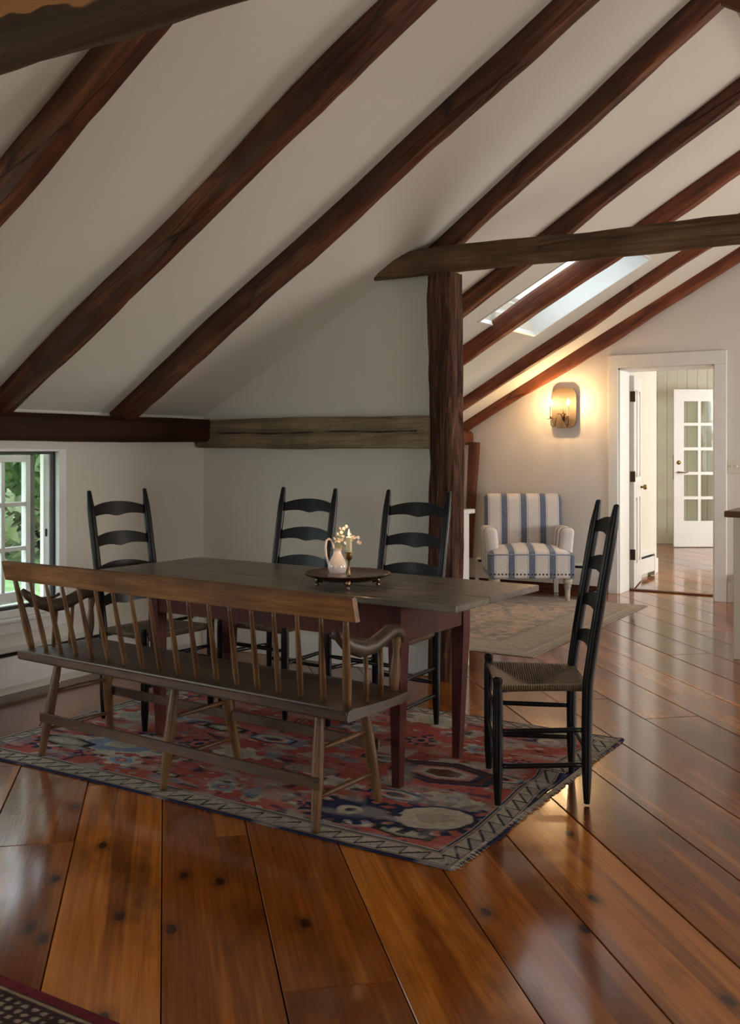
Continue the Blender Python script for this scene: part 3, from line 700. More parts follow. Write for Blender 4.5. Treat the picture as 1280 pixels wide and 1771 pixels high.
def big_rug(u, v, Lx, Ly):
    rng = random.Random(12); col = np.zeros(u.shape + (3,)) + RED
    n1 = vnoise(u, v, 9, 1); n2 = vnoise(u * .35, v, 22, 2); n3 = vnoise(u, v, 34, 3); n4 = vnoise(u, v, 80, 9)
    dab(col, (n1 - .45) * 3, ROSE, .6)
    wob = (n3 - .5) * .022 + (n4 - .5) * .010
    def flower(cx, cy, r, c1, c2, c3, petals=8, asp=1.0, rot=0):
        dx, dy = (u - cx), (v - cy); ca, sa = math.cos(rot), math.sin(rot); X = (dx * ca + dy * sa) / asp; Y = -dx * sa + dy * ca
        d = np.hypot(X, Y) + wob * .6; a = np.arctan2(Y, X); e = r * (1 + .16 * np.sign(np.sin(a * petals)))
        dab(col, (e - d) / .004, c1); dab(col, (r * .72 - d) / .004, c2); dab(col, (r * .34 - d) / .004, c3); dab(col, (r * .14 - d) / .004, c1)
    def hexa(cx, cy, rx, ry, cs):
        for k, c in enumerate(cs):
            s = 1 - k * (.8 / len(cs)); d = np.maximum(np.abs(u - cx) / (rx * s), (np.abs(u - cx) / (rx * s) * .55 + np.abs(v - cy) / (ry * s)) * .9) + np.round(wob * 60) / 60 * 1.5
            dab(col, (1 - d) / .03, c)
    # scattered small blossoms, stems and leaves
    gre = np.array((.30, .26, .22)); n5 = vnoise(u * .8, v, 11, 15); n6 = vnoise(u * .6, v, 26, 16)
    dab(col, (n5 + .25 * n6 - .84) * 9, gre * 1.2, .85); dab(col, (n6 + .2 * n1 - .86) * 9, NAVY, .8); dab(col, (vnoise(u * .5, v, 18, 17) - .78) * 9, BLUE * .8, .8)
    for k in range(620):
        cx, cy = rng.uniform(.12, Lx - .12), rng.uniform(.12, Ly - .12); c = rng.choice([IVORY, IVORY, BLUE, ROSE, NAVY, SAGE, BROWN])
        a = rng.uniform(-.5, .5); X = (u - cx) * math.cos(a) + (v - cy) * math.sin(a); Y = -(u - cx) * math.sin(a) + (v - cy) * math.cos(a)
        d = np.abs(X) / rng.uniform(.010, .050) + np.abs(Y) / rng.uniform(.005, .018) + wob * 18
        dab(col, (1 - d) / .12, c, rng.uniform(.6, 1))
    for gx in range(8):
        for gy in range(5):
            cx = .22 + gx * (Lx - .44) / 7 + rng.uniform(-.07, .07); cy = .24 + gy * (Ly - .48) / 4 + rng.uniform(-.06, .06); k = (gx * 3 + gy * 2 + rng.randint(0, 1)) % 6; r = rng.uniform(.045, .085)
            if k == 0: flower(cx, cy, r, NAVY, IVORY, ROSE, 9, 1.3, rng.uniform(-.4, .4))
            elif k == 1: flower(cx, cy, r, IVORY, BLUE, RED, 6, 1.4)
            elif k == 2: hexa(cx, cy, r * 1.7, r * .75, [NAVY, BLUE, IVORY, ROSE, NAVY])
            elif k == 3: flower(cx, cy, r * .8, NAVY, ROSE, NAVY, 8)
            elif k == 4: hexa(cx, cy, r * 1.5, r * .55, [BLK, SAGE, IVORY])
            else: flower(cx, cy, r * 1.1, IVORY, IVORY * .8, BLUE, 5, 1.7, rng.uniform(-.3, .3))
    flower(Lx - .26, .36, .15, NAVY, IVORY, ROSE * .9 + .05, 17, 1.25, .5); dab(col, (.055 - np.hypot((u - Lx + .26) / 1.3, v - .36) - wob) / .01, IVORY * .8)
    flower(Lx - .55, .27, .12, NAVY, NAVY * 1.4, IVORY, 15, 1.4, .2)
    hexa(Lx - .45, .83, .24, .13, [NAVY, BROWN, NAVY, ROSE, IVORY, BROWN])
    flower(.55, .42, .14, IVORY, BLUE, IVORY, 7, 1.8, .2); hexa(.30, .33, .16, .06, [BLK, SAGE, IVORY])
    # border
    d = np.minimum(np.minimum(u, Lx - u), np.minimum(v, Ly - v)); s = np.where(np.minimum(v, Ly - v) < np.minimum(u, Lx - u), u, v)
    bm_ = d < .112
    dab(col, bm_ * 1.0, IVORY * .78); dab(col, ((d > .098) & (d < .106)) * 1.0, NAVY); dab(col, ((d > .086) & (d < .092)) * 1.0, BROWN)
    ph = (s / .085) % 1.0; w = (d - .024) / .058
    z = (np.abs(ph - w) < .10) & (w > 0) & (w < 1); dab(col, z * 1.0, BLK)
    z = (np.abs(ph - .02) < .05) & (w > 0) & (w < 1); dab(col, z * 1.0, BLK)
    z = (np.abs(((ph - w) * 5) % 1 - .5) < .22) & (ph > w + .1) & (w > .12) & (w < .9); dab(col, z * 1.0, BLUE * .55, .7)
    dab(col, (d < .017) * 1.0, NAVY * .8); dab(col, ((d > .019) & (d < .024)) * 1.0, BROWN)
    # wear
    dab(col, (n2 - .58) * 4, np.array((.36, .31, .27)), .55); col *= (.82 + .36 * vnoise(u, v, 3, 5))[..., None]
    col *= (.85 + .3 * n4)[..., None]
    return np.clip(col, 0, 1)
def big_edge(u, v, Lx, Ly):
    w1_ = .012 * (vnoise(u, v, 1.6, 21) - .5) * 2; near = np.clip((u - Lx + .5) / .5, 0, 1)
    du = near * (.020 * np.sin(v * 5.0) + .014 * (vnoise(u * 0, v, 6, 4) - .5)); dv = .010 * np.sin(u * 2.2)
    fold = np.exp(-((v - 1.02 - (Lx - u) * .10) / .035) ** 2) * np.clip((u - Lx + .55) / .5, 0, 1) * .022
    rip = .005 * (vnoise(u, v, 5, 8)) + .004 * (vnoise(u, v, 2, 7))
    return du, dv, fold + rip * np.minimum(1, np.minimum(np.minimum(u, Lx - u), np.minimum(v, Ly - v)) / .1)
rug('rug', -3.88, -1.46, 2.875, 4.585, 540, 400, big_rug, M['rug'], 'red and navy floral oriental rug under the dining table', .006, fringe=(-1, 1), seed=3, edge=big_edge)

def pale_rug(u, v, Lx, Ly):
    G1, G2, G3 = np.array((.30, .25, .20)), np.array((.17, .16, .155)), np.array((.36, .26, .20))
    n1 = vnoise(u, v, 4, 31); n2 = vnoise(u, v, 16, 32); n3 = vnoise(u, v, 45, 33); n4 = vnoise(u, v, 26, 34)
    col = np.zeros(u.shape + (3,)) + G1
    d = np.minimum(np.minimum(u, Lx - u), np.minimum(v, Ly - v)); fld = d > .42
    dab(col, fld * np.clip((n4 - .40) * 5, 0, 1), G2, .8); dab(col, fld * np.clip((n2 - .55) * 6, 0, 1), G3, .9)
    dab(col, (~fld) * np.clip((n3 - .5) * 6, 0, 1), G2, .6)
    for a, b, c in ((.40, .425, G2), (.30, .31, G3), (.12, .13, G2), (.0, .02, G2), (.33, .345, G1 * 1.25), (.08, .095, G1 * 1.25)): dab(col, ((d > a) & (d < b)) * 1.0, c, .8)
    m = (~fld) & (d > .14) & (d < .29); dab(col, m * (np.sin(u * 38) * np.sin(v * 38) > .25), G3, .6); dab(col, m * (np.cos(u * 76) * np.cos(v * 76) > .5), G2, .5)
    dab(col, np.clip((n1 - .5) * 3, 0, 1), G1 * 1.15, .4)
    return np.clip(col * 1.55 * (.8 + .4 * n3)[..., None], 0, 1)
rug('rug', -4.30, -2.50, 6.07, 8.59, 220, 300, pale_rug, M['rug_pale'], 'faded grey-beige rug in front of the striped armchair', .006)

def corner_rug(u, v, Lx, Ly):
    col = np.zeros(u.shape + (3,)) + np.array((.035, .018, .016)); d = np.minimum(np.minimum(u, Lx - u), np.minimum(v, Ly - v))
    n = vnoise(u, v, 60, 41); n2 = vnoise(u, v, 20, 42)
    a = (u / .030) % 1; b = (d / .026) % 1
    dots = (np.hypot(a - .5, b - .5) < .27 + (n - .5) * .3) & (d > .055) & (d < .16); dab(col, dots * 1.0, np.array((.32, .25, .17)), .8)
    dab(col, (d < .03) * 1.0, np.array((.12, .012, .018))); dab(col, ((d > .036) & (d < .044)) * 1.0, np.array((.26, .18, .11))); dab(col, ((d > .165) & (d < .175)) * 1.0, np.array((.28, .20, .12)))
    dab(col, ((d > .18) & (((u + v) / .08) % 1 < .5)) * 1.0, np.array((.10, .02, .02))); dab(col, (d > .18) * np.clip((n2 - .5) * 6, 0, 1), np.array((.03, .04, .08)))
    return np.clip(col * (.7 + .6 * n)[..., None], 0, 1)
rug('rug', -3.2, -1.2, .3, 1.695, 420, 300, corner_rug, M['rug'], 'dark red edged rug at the lower left corner', .010)

# ------------------------------------------------------------------ table
TBR = R(-3.1); tb = empty('dining_table', (-2.625, 3.715, .008), TBR); tag(tb, 'long dining table with grey scrubbed plank top and red legs', 'table')
TZ = .752; TL, TW = 1.965, .70
ys = [-TW / 2, -.105, TW / 2]
for a, b, dz in ((-TW / 2, -.090, 0), (-.087, TW / 2, .0008)):
    bm = B(); box(bm, -TL / 2, TL / 2, a, b, TZ - .026 + dz, TZ + dz, .004, 2); obj('top_board', bm, M['table_top'], tb)
lx, ly = .665, .245
for s in (-1, 1):
    for q in (-1, 1):
        bm = B(); cx, cy = s * lx, q * ly; t0, t1 = .029, .017
        ring = [(TZ - .026, t0, 0), (.545, t0, 0), (.02, t1, .010), (0, t1, .010)]
        vv = [[bm.verts.new((cx - s * o + i * t, cy - q * o + j * t, z)) for i, j in ((-1, -1), (1, -1), (1, 1), (-1, 1))] for z, t, o in ring]
        for r0, r1 in zip(vv, vv[1:]):
            for k in range(4): bm.faces.new((r0[k], r0[(k + 1) % 4], r1[(k + 1) % 4], r1[k]))
        bm.faces.new(vv[0]); bm.faces.new(vv[-1][::-1]); obj('leg', bm, M['table_red'], tb)
for q in (-1, 1):
    bm = B(); box(bm, -lx + .029, lx - .029, q * (ly + .012) - .011, q * (ly + .012) + .011, .575, TZ - .026); obj('apron', bm, M['table_red'], tb)
for s in (-1, 1):
    bm = B(); box(bm, s * (lx + .012) - .011, s * (lx + .012) + .011, -ly + .029, ly - .029, .575, TZ - .026); obj('end_apron', bm, M['table_red'], tb)

# ------------------------------------------------------------------ bench (settee)
be = empty('bench', (-2.727, 3.221, 0), -.070); tag(be, 'long spindle-back wooden bench with scrolled arms, seen from behind', 'bench')
L, yb, yf, zs = 1.80, -.285, .105, .455
bm = B()
sec = [(yb, zs - .045), (yb - .006, zs - .025), (yb + .002, zs - .003), (yb + .03, zs + .002), (yb + .12, zs - .004), (-.02, zs - .008), (yf - .05, zs - .004), (yf - .01, zs - .004), (yf + .005, zs - .016), (yf, zs - .034), (yf - .02, zs - .045)]
n = 24; rings = []
for i in range(n + 1):
    x = -L / 2 + L * i / n; e = min(i, n - i); k = (1 - (.012 if e == 0 else 0))
    rings.append([bm.verts.new((x, (y - (yb + yf) / 2) * k + (yb + yf) / 2 + .003 * noise.noise((x * 3, y * 9, 1)), z - (.006 if e == 0 and z > zs - .03 else 0))) for y, z in sec])
for a, b in zip(rings, rings[1:]):
    for k in range(len(sec)): bm.faces.new((a[k], a[(k + 1) % len(sec)], b[(k + 1) % len(sec)], b[k]))
bm.faces.new(rings[0][::-1]); bm.faces.new(rings[-1]); bseat = obj('seat', bm, M['bench_seat'], be, True, 50)
bm = B(); box(bm, -L / 2 + .002, L / 2 - .002, yb - .009, yb + .002, zs - .040, zs - .008, .003); obj('back_edge', bm, M['bench_dark'], bseat)
# crest rail, leaning back with worn thick end
bm = B(); n = 20; rings = []; zt, zb, yt, yb2 = .842, .757, -.325, -.302
for i in range(n + 1):
    x = -.955 + 1.91 * i / n; w = .002 * noise.noise((x * 4, 0, 0)); zz = .004 * math.sin(i / n * math.pi)
    rings.append([bm.verts.new(p) for p in ((x, yb2 - .012 + w, zb), (x, yb2 + .012 + w, zb), (x, yt + .016 + w, zt - .008 + zz), (x, yt + .006, zt + zz), (x, yt - .010 + w, zt - .004 + zz))])
for a, b in zip(rings, rings[1:]):
    for k in range(5): bm.faces.new((a[k], a[(k + 1) % 5], b[(k + 1) % 5], b[k]))
bm.faces.new(rings[0][::-1]); bm.faces.new(rings[-1]); obj('crest_rail', bm, M['bench'], be, True, 40)
for i in range(18):
    t = i / 17; xb = -.865 + 1.73 * t; xt = -.905 + 1.81 * t; end = i in (0, 17); k = 1.45 if end else 1.0
    p0 = Vector((xb, yb + .045, zs - .012)); p1 = Vector((xt, yb2, zb + .010)); bm = B()
    tube(bm, [p0.lerp(p1, q) for q in (0, .12, .3, .6, .9, 1)], [.0085 * k, .0105 * k, .0115 * k, .0095 * k, .0075 * k, .0068 * k], 8)
    o = obj('spindle', bm, M['bench_spindle'], be, True)
for s in (-1, 1):
    x = s * (L / 2 - .045); arm = [(x, -.300, .715), (x, -.27, .690), (x, -.22, .655), (x, -.15, .632), (x, -.08, .632), (x, -.02, .650), (x, .03, .668), (x, .07, .666), (x, .095, .646), (x, .098, .622)]
    bm = B(); tube(bm, arm, [.012, .019, .027, .030, .030, .029, .028, .026, .024, .020], 12, (.9, 1.0)); obj('arm', bm, M['bench_seat'], be, True)
    for y, zz in ((-.12, .62), (-.03, .635)):
        bm = B(); tube(bm, [(x + s * .01, y - .01, zs - .012), (x + s * .008, y - .006, .52), (x, y, zz)], [.0085, .0105, .0080], 8); obj('arm_spindle', bm, M['bench_spindle'], be, True)
    bm = B(); tube(bm, [(x, yf - .045, zs - .012), (x, yf - .043, zs + .015), (x, yf - .04, .51), (x, yf - .035, .555), (x, yf - .033, .59), (x, yf - .03, .625), (x, yf - .03, .645)], [.014, .017, .021, .017, .012, .017, .016], 10); obj('arm_post', bm, M['bench_spindle'], be, True)
legs = {}
for i, fx in enumerate((-.755, 0, .755)):
    for j, (fy, ty) in enumerate(((-.276, -.21), (.103, .045))):
        if i == 1 and j == 1: fy += .05
        p0 = Vector((fx, fy, .007)); p1 = Vector((fx * .955, ty, zs - .04)); legs[i, j] = (p0, p1); bm = B()
        tube(bm, [p0.lerp(p1, q) for q in (0, .04, .25, .45, .7, .9, 1)], [.014, .0155, .019, .0225, .021, .017, .015], 10); obj('leg', bm, M['bench_spindle'], be, True)
for j, z in ((0, .175), (1, .225)):
    a = legs[0, j][0].lerp(legs[0, j][1], z / .41); b = legs[2, j][0].lerp(legs[2, j][1], z / .41); dy = -.022 if j == 0 else .022
    bm = B(); box(bm, a.x - .028, b.x + .028, a.y + dy - .006, a.y + dy + .006, z - .02, z + .02, .002); obj('long_stretcher', bm, M['bench_dark'], be)
for i in range(3):
    for z in (.115, .275):
        q = z / .41; bm = B(); a = legs[i, 0][0].lerp(legs[i, 0][1], q); b = legs[i, 1][0].lerp(legs[i, 1][1], q)
        tube(bm, [a, a.lerp(b, .3), a.lerp(b, .5), a.lerp(b, .7), b], [.0075, .010, .0115, .010, .0075], 8); obj('stretcher', bm, M['bench_spindle'], be, True)

# ------------------------------------------------------------------ ladder-back chairs
WF, WB, DP, LEAN, CH, FHT = .437, .363, .334, .112, 1.117, .475
def ladder_chair(label):
    root = empty('ladderback_chair'); tag(root, label, 'chair', 'black ladder-back chairs around the dining table'); bk = M['black']; d = DP / 2
    for s in (-1, 1):
        bm = B(); prof = [(.0115, 0), (.0135, .02), (.0185, .09), (.0195, .2), (.0195, .40), (.0185, .435), (.0165, .447), (.0175, .452), (.0195, .462), (.0185, .472), (.010, .4775), (0, .478)]
        lathe(bm, prof, (s * WF / 2, d, 0), 14); obj('front_leg', bm, bk, root, True, 50)
        bm = B(); hh = [0, .03, .12, .3, .45, .6, .8, .98, 1.03, 1.09, 1.112, CH]; rr = [.011, .0135, .019, .020, .0205, .0205, .0205, .0205, .019, .0135, .0115, .004]
        pts = [(s * WB / 2, -d - LEAN * max(0, (h - .42) / (CH - .42)) ** 1.1, h) for h in hh]
        tube(bm, pts, rr, 14); obj('back_post', bm, bk, root, True, 50)
    # slats
    for z, hgt in ((.985, .072), (.835, .072), (.69, .070), (.545, .068)):
        y0 = -d - LEAN * max(0, (z + .02 - .42) / (CH - .42)) ** 1.1; bm = B(); rows_ = []; w = WB / 2 - .012; N_ = 16
        for i in range(N_ + 1):
            u = -1 + 2 * i / N_; x = u * w; top = z + hgt * (.62 + .38 * (1 - abs(u) ** 2.2)); bot = z + .010 * (1 - abs(u)) ** .0 * (0) + .011 * (1 - math.exp(-(u / .30) ** 2)) * (1 - abs(u) ** 3) - .002 * math.exp(-(u / .16) ** 2)
            y = y0 - .022 * (1 - u * u)
            rows_.append([bm.verts.new((x, y - .0045, bot)), bm.verts.new((x, y + .0045, bot)), bm.verts.new((x, y + .0045 - .012, top)), bm.verts.new((x, y - .0045 - .012, top))])
        for a, b in zip(rows_, rows_[1:]):
            for k in range(4): bm.faces.new((a[k], a[(k + 1) % 4], b[(k + 1) % 4], b[k]))
        bm.faces.new(rows_[0][::-1]); bm.faces.new(rows_[-1]); obj('slat', bm, bk, root, True, 40)
    def rung(a, b, r=.0095, nm='rung'):
        a, b = Vector(a), Vector(b); bm = B(); tube(bm, [a, a.lerp(b, .15), a.lerp(b, .5), a.lerp(b, .85), b], [r * .75, r, r * 1.1, r, r * .75], 10); obj(nm, bm, bk, root, True)
    for s in (-1, 1):
        for z in (.145, .275): rung((s * WB / 2, -d, z), (s * WF / 2, d, z))
    for z in (.205, .335): rung((-WF / 2, d, z), (WF / 2, d, z))
    rung((-WB / 2, -d, .20), (WB / 2, -d, .20))
    # rush seat: four sagging wedges wrapped over the rails
    bm = B(); N_ = 18; top = []; bot = []
    def P(s, t, z): 
        w = (WB + (WF - WB) * (t + 1) / 2) / 2; k = .972
        return (s * w * k, t * d * 1.0, z)
    for i in range(N_ + 1):
        rt, rb = [], []
        for j in range(N_ + 1):
            s, t = -1 + 2 * j / N_, -1 + 2 * i / N_; m_ = max(abs(s), abs(t)); g = abs(abs(s) - abs(t))
            sag = .068 * (1 - m_) ** .75 + .005 * math.exp(-(g / .12) ** 2) * (1 - (1 - m_)); roll = .0
            if m_ > .999: roll = .012
            rt.append(bm.verts.new(P(s * 1.03, t * 1.05, .456 - sag - roll))); rb.append(bm.verts.new(P(s * 1.03, t * 1.05, .424 - sag * .6 + roll * .6)))
        top.append(rt); bot.append(rb)
    for i in range(N_):
        for j in range(N_):
            bm.faces.new((top[i][j], top[i][j + 1], top[i + 1][j + 1], top[i + 1][j])); bm.faces.new((bot[i][j], bot[i + 1][j], bot[i + 1][j + 1], bot[i][j + 1]))
    per = [(0, j) for j in range(N_)] + [(i, N_) for i in range(N_)] + [(N_, j) for j in range(N_, 0, -1)] + [(i, 0) for i in range(N_, 0, -1)]
    for a, b in zip(per, per[1:] + per[:1]): bm.faces.new((top[a[0]][a[1]], bot[a[0]][a[1]], bot[b[0]][b[1]], top[b[0]][b[1]]))
    obj('seat', bm, M['rush'], root, True, 60)
    return root
ch0 = ladder_chair('black ladder-back chair at the left end of the table, by the casement window')
ch0.location = (-3.546, 3.746, .008); ch0.rotation_euler = (0, 0, R(-93.8))
for x, y, a, lab in ((-3.155, 4.207, 175.0, 'black ladder-back chair behind the table, its back just left of the pitcher'),
                     (-2.478, 4.183, 174.4, 'black ladder-back chair behind the table, right of the candle and before the bark post'),
                     (-1.529, 3.739, 119.2, 'black ladder-back chair at the right end of the table, rear legs off the rug')):
    c = ch0.copy(); put(c); c.location = (x, y, .008); c.rotation_euler = (0, 0, R(a)); c['label'] = lab
    for q in list(ch0.children):
        k = q.copy(); put(k, c)

# ------------------------------------------------------------------ tray, pitcher, flowers, candlestick
TZ += .008
TC = (-2.30, 3.575)
tr = empty('tray', (*TC, TZ + .001)); tr.scale = (.94, .94, 1); tag(tr, 'round scalloped footed metal tray on the table', 'tray')
bm = B(); sc_ = lambda t, r: 1 + (.035 * abs(math.cos(t * 8)) - .02) * max(0, (r - .11) / .07)
lathe(bm, [(0, .032), (.12, .032), (.135, .034), (.160, .044), (.178, .050), (.184, .053), (.186, .049), (.178, .044), (.158, .037), (.13, .027), (0, .026)], (0, 0, 0), 96, sc_); obj('dish', bm, M['tray'], tr, True, 60)
bm = B(); lathe(bm, [(.177, .050), (.186, .056), (.190, .053), (.186, .048), (.177, .047)], (0, 0, 0), 96, sc_)
obj('rim', bm, M['tray'], tr, True, 60)
for k in range(4):
    a = R(31.5) + math.pi / 2 * k + R(2); c, s = math.cos(a - math.pi / 2), math.sin(a - math.pi / 2); bm = B()
    tube(bm, [(c * .115, s * .115, .031), (c * .13, s * .13, .026), (c * .137, s * .137, .014), (c * .132, s * .132, .006), (c * .140, s * .140, 0.0)], [.022, .015, .008, .006, .009], 8); obj('foot', bm, M['tray'], tr, True)
TZ2 = TZ + .001 + .032
pi_ = empty('pitcher', (-2.358, 3.585, TZ2), YAW); tag(pi_, 'small white china pitcher with tall loop handle, on the tray', 'pitcher')
bm = B(); lathe(bm, [(0, .001), (.026, 0), (.028, .003), (.037, .022), (.041, .04), (.038, .058), (.028, .078), (.019, .094), (.0155, .106), (.017, .114), (.021, .120), (.019, .1205), (.0135, .112), (.012, .10), (.0, .09)], seg=28, f=None)
for v in bm.verts:
    if v.co.z > .108: v.co.x += .30 * (v.co.z - .108) * (1 if v.co.x > .008 else 0)
obj('body', bm, M['china'], pi_, True, 70)
bm = B(); tube(bm, [(-.034, 0, .045), (-.047, 0, .085), (-.050, 0, .125), (-.046, 0, .152), (-.036, 0, .160), (-.024, 0, .152), (-.017, 0, .130), (-.015, 0, .112)], [.0055, .0052, .005, .005, .005, .0048, .0045, .004], 10); obj('handle', bm, M['china'], pi_, True)
# sprigs, offsets (right, toward viewer, up) in the picture plane of the table
def sprig(label, tips, seed):
    rng = random.Random(seed); root = empty('flower_sprig', (-2.358, 3.585, TZ2 + .092), YAW); tag(root, label, 'flower', 'white blossom sprigs in the pitcher')
    bm = B()
    for (x, y, z) in tips: tube(bm, [(x * .05, y * .05, 0), (x * .2, y * .2, z * .45), (x * .65, y * .65, z * .82), (x, y, z)], [.0011, .0010, .0009, .0006], 5)
    obj('stem', bm, M['stem'], root)
    for (x, y, z) in tips:
        bm = B()
        for q in range(rng.randint(2, 4)):
            c = Vector((x + rng.uniform(-.008, .008), y + rng.uniform(-.008, .008), z + rng.uniform(-.008, .008))); ax = Vector((rng.uniform(-1, 1), rng.uniform(-1, .2), rng.uniform(0, 1))).normalized()
            t1 = ax.orthogonal().normalized(); t2 = ax.cross(t1)
            for p in range(5):
                a = p * 2 * math.pi / 5; d1 = t1 * math.cos(a) + t2 * math.sin(a); d2 = -t1 * math.sin(a) + t2 * math.cos(a)
                vv = [bm.verts.new(c), bm.verts.new(c + d1 * .005 + d2 * .0035 + ax * .0015), bm.verts.new(c + d1 * .009 + ax * .003), bm.verts.new(c + d1 * .005 - d2 * .0035 + ax * .0015)]
                bm.faces.new(vv)
        obj('blossom', bm, M['petal'], root)
sprig('upright sprig of white blossom rising above the pitcher', [(.013, .0, .110), (.014, -.005, .090), (.035, .0, .112)], 1)
sprig('short sprig of white blossom leaning over the pitcher handle', [(-.008, -.01, .066), (.002, -.01, .060), (-.004, .0, .080)], 2)
sprig('sprig of white blossom between pitcher and candle', [(.022, -.01, .072), (.027, -.01, .056), (.018, 0, .062)], 3)
sprig('spreading sprig of white blossom behind the candle flame', [(.058, .03, .082), (.052, .03, .066), (.056, .025, .048), (.066, .03, .075)], 4)
sprig('far-reaching sprig with a single white blossom right of the candle', [(.092, .03, .050), (.080, .03, .062)], 5)

cs_ = empty('candlestick', (-2.262, 3.525, TZ2)); tag(cs_, 'slim brass candlestick standing on the tray', 'candlestick')
bm = B(); lathe(bm, [(0, .001), (.026, 0), (.027, .003), (.018, .006), (.009, .011), (.0055, .022), (.0042, .04), (.0040, .070), (.006, .078), (.0065, .081)], seg=20); obj('foot', bm, M['brass'], cs_, True, 60)
bm = B(); lathe(bm, [(.0045, .078), (.011, .084), (.0135, .088), (.0135, .108), (.019, .112), (.019, .114), (.012, .1145), (.012, .105), (0, .104)], seg=20); obj('cup', bm, M['brass'], cs_, True, 50)
cd = empty('candle', (-2.262, 3.525, TZ2 + .1045)); tag(cd, 'short lit cream candle in the brass candlestick', 'candle')
bm = B(); lathe(bm, [(0, 0), (.0115, 0), (.0125, .03), (.0130, .068), (.0115, .0715), (.008, .069), (0, .068)], seg=18); obj('wax', bm, M['wax'], cd, True, 60)
bm = B(); tube(bm, [(0, 0, .067), (.0005, 0, .073), (.0015, 0, .078)], .0008, 5); wk = obj('wick', bm, M['slot_dark'], cd)
bm = B(); lathe(bm, [(0, .0735), (.0028, .077), (.0042, .083), (.0034, .091), (.0016, .099), (0, .106)], seg=12); obj('flame', bm, M['flame'], wk, True)
fl = bpy.data.lights.new('candle_glow', 'POINT'); fl.energy = .8; fl.color = (1, .55, .22); fl.shadow_soft_size = .012
fo = bpy.data.objects.new('candle_glow', fl); put(fo); fo.location = (-2.262, 3.525, TZ2 + .1045 + .095)

# ------------------------------------------------------------------ armchair
ac = empty('armchair', (-3.59, 8.575, .006), R(30) + math.pi); tag(ac, 'blue and white striped upholstered armchair by the far wall', 'armchair')
# local: +y faces the front
def rbox(bm, x0, x1, y0, y1, z0, z1, r, seg=4, cuts=6):
    t = B(); box(t, x0, x1, y0, y1, z0, z1, r, seg); bmesh.ops.subdivide_edges(t, edges=[e for e in t.edges if e.calc_length() > r * 2.2], cuts=cuts, use_grid_fill=True)
    me = bpy.data.meshes.new('t'); t.to_mesh(me); t.free(); bm.from_mesh(me); bpy.data.meshes.remove(me)
bm = B(); rbox(bm, -.375, .375, -.30, .34, .195, .415, .03)
for v in bm.verts:
    if v.co.z > .36: v.co.z += .065 * max(0, 1 - (v.co.x / .36) ** 2) ** .7 * max(0, 1 - ((v.co.y - .02) / .36) ** 2)
aseat = obj('seat', bm, M['stripe_x'], ac, True)
bm = B(); pts = [(-.365, .342, .408), (.365, .342, .408)]; tube(bm, [(-.372, .18, .406), (-.372, .325, .406), (-.36, .338, .406), (.36, .338, .406), (.372, .325, .406), (.372, .18, .406)], .006, 8); obj('piping', bm, M['stripe_edge'], aseat, True)
bm = B(); rbox(bm, -.36, .36, -.36, -.23, .30, .91, .05)
for v in bm.verts:
    h = max(0, v.co.z - .40); v.co.y -= .10 * h + .25 * max(0, h - .38) ** 1.0 * .5; v.co.y += .020 * max(0, 1 - (v.co.x / .34) ** 2) * (1 if v.co.y > -.35 else 0) * min(1, h * 4)
obj('backrest', bm, M['stripe_x'], ac, True)
for s in (-1, 1):
    bm = B(); x0, x1 = (s * .265, s * .385) if s > 0 else (s * .385, s * .265)
    rbox(bm, x0, x1, -.36, .17, .22, .625, .045)
    for v in bm.verts:
        v.co.x += s * .020 * max(0, (v.co.z - .42) / .2); v.co.y -= .06 * max(0, (.42 - v.co.z)); v.co.z -= .02 * max(0, -v.co.y)
    obj('arm', bm, M['stripe_y'], ac, True)
bm = B()
for i in range(23):
    x = -.355 + .71 * i / 22; lathe(bm, [(0, .006), (.006, .004), (.0085, 0)], (0, 0, 0), 8)
    vs_ = bm.verts[:] if i == 0 else None
    bm.verts.ensure_lookup_table()
    for v in bm.verts[-17:]: v.co = Vector((v.co.x + x, .341 + v.co.z, .235 + v.co.y))
nt = obj('nailhead_trim', bm, M['nail'], aseat); nt['kind'] = 'stuff'
for s in (-1, 1):
    bm = B(); lathe(bm, [(.018, 0), (.020, .02), (.0195, .035), (.024, .05), (.0225, .058), (.025, .10), (.028, .125), (.036, .132), (.028, .14), (.036, .155), (.043, .172), (.040, .190), (.028, .198)], (s * .315, .285, -.004), 18); obj('front_leg', bm, M['gray_leg'], ac, True, 50)
    bm = B(); box(bm, s * .30 - .022, s * .30 + .022, -.30, -.255, -.004, .20, .003); obj('rear_leg', bm, M['gray_leg'], ac)

# ------------------------------------------------------------------ sconce
sc = empty('wall_sconce', (-3.446, YF, 1.72)); tag(sc, 'tin wall sconce with two lit candle bulbs above the armchair', 'sconce')
bm = B(); W2, H2, rr = .118, .185, .075; ol = []
for cx, cz, a0 in ((W2 - rr, H2 - rr, 0), (-W2 + rr, H2 - rr, 90), (-W2 + rr, -H2 + rr, 180), (W2 - rr, -H2 + rr, 270)):
    for k in range(7): a = R(a0 + 15 * k); ol.append((cx + rr * math.cos(a), cz + rr * math.sin(a)))
def yb_(x, z): return -.035 - .016 * (abs(x) / W2) ** 2
rings = []
for f_, dy in ((0.01, 0), (.35, 0), (.7, 0), (.92, 0), (1, 0), (1.0, -.012), (1.03, -.012), (1.03, .006), (.5, .006), (.02, .006)):
    rings.append([bm.verts.new((x * f_, yb_(x * min(f_, 1), z) + dy, z * f_)) for x, z in ol])
for a, b in zip(rings, rings[1:]):
    for k in range(len(ol)): bm.faces.new((a[k], a[(k + 1) % len(ol)], b[(k + 1) % len(ol)], b[k]))
bm.faces.new(rings[0]); bm.faces.new(rings[-1]); obj('back_plate', bm, M['tin'], sc, True, 40)
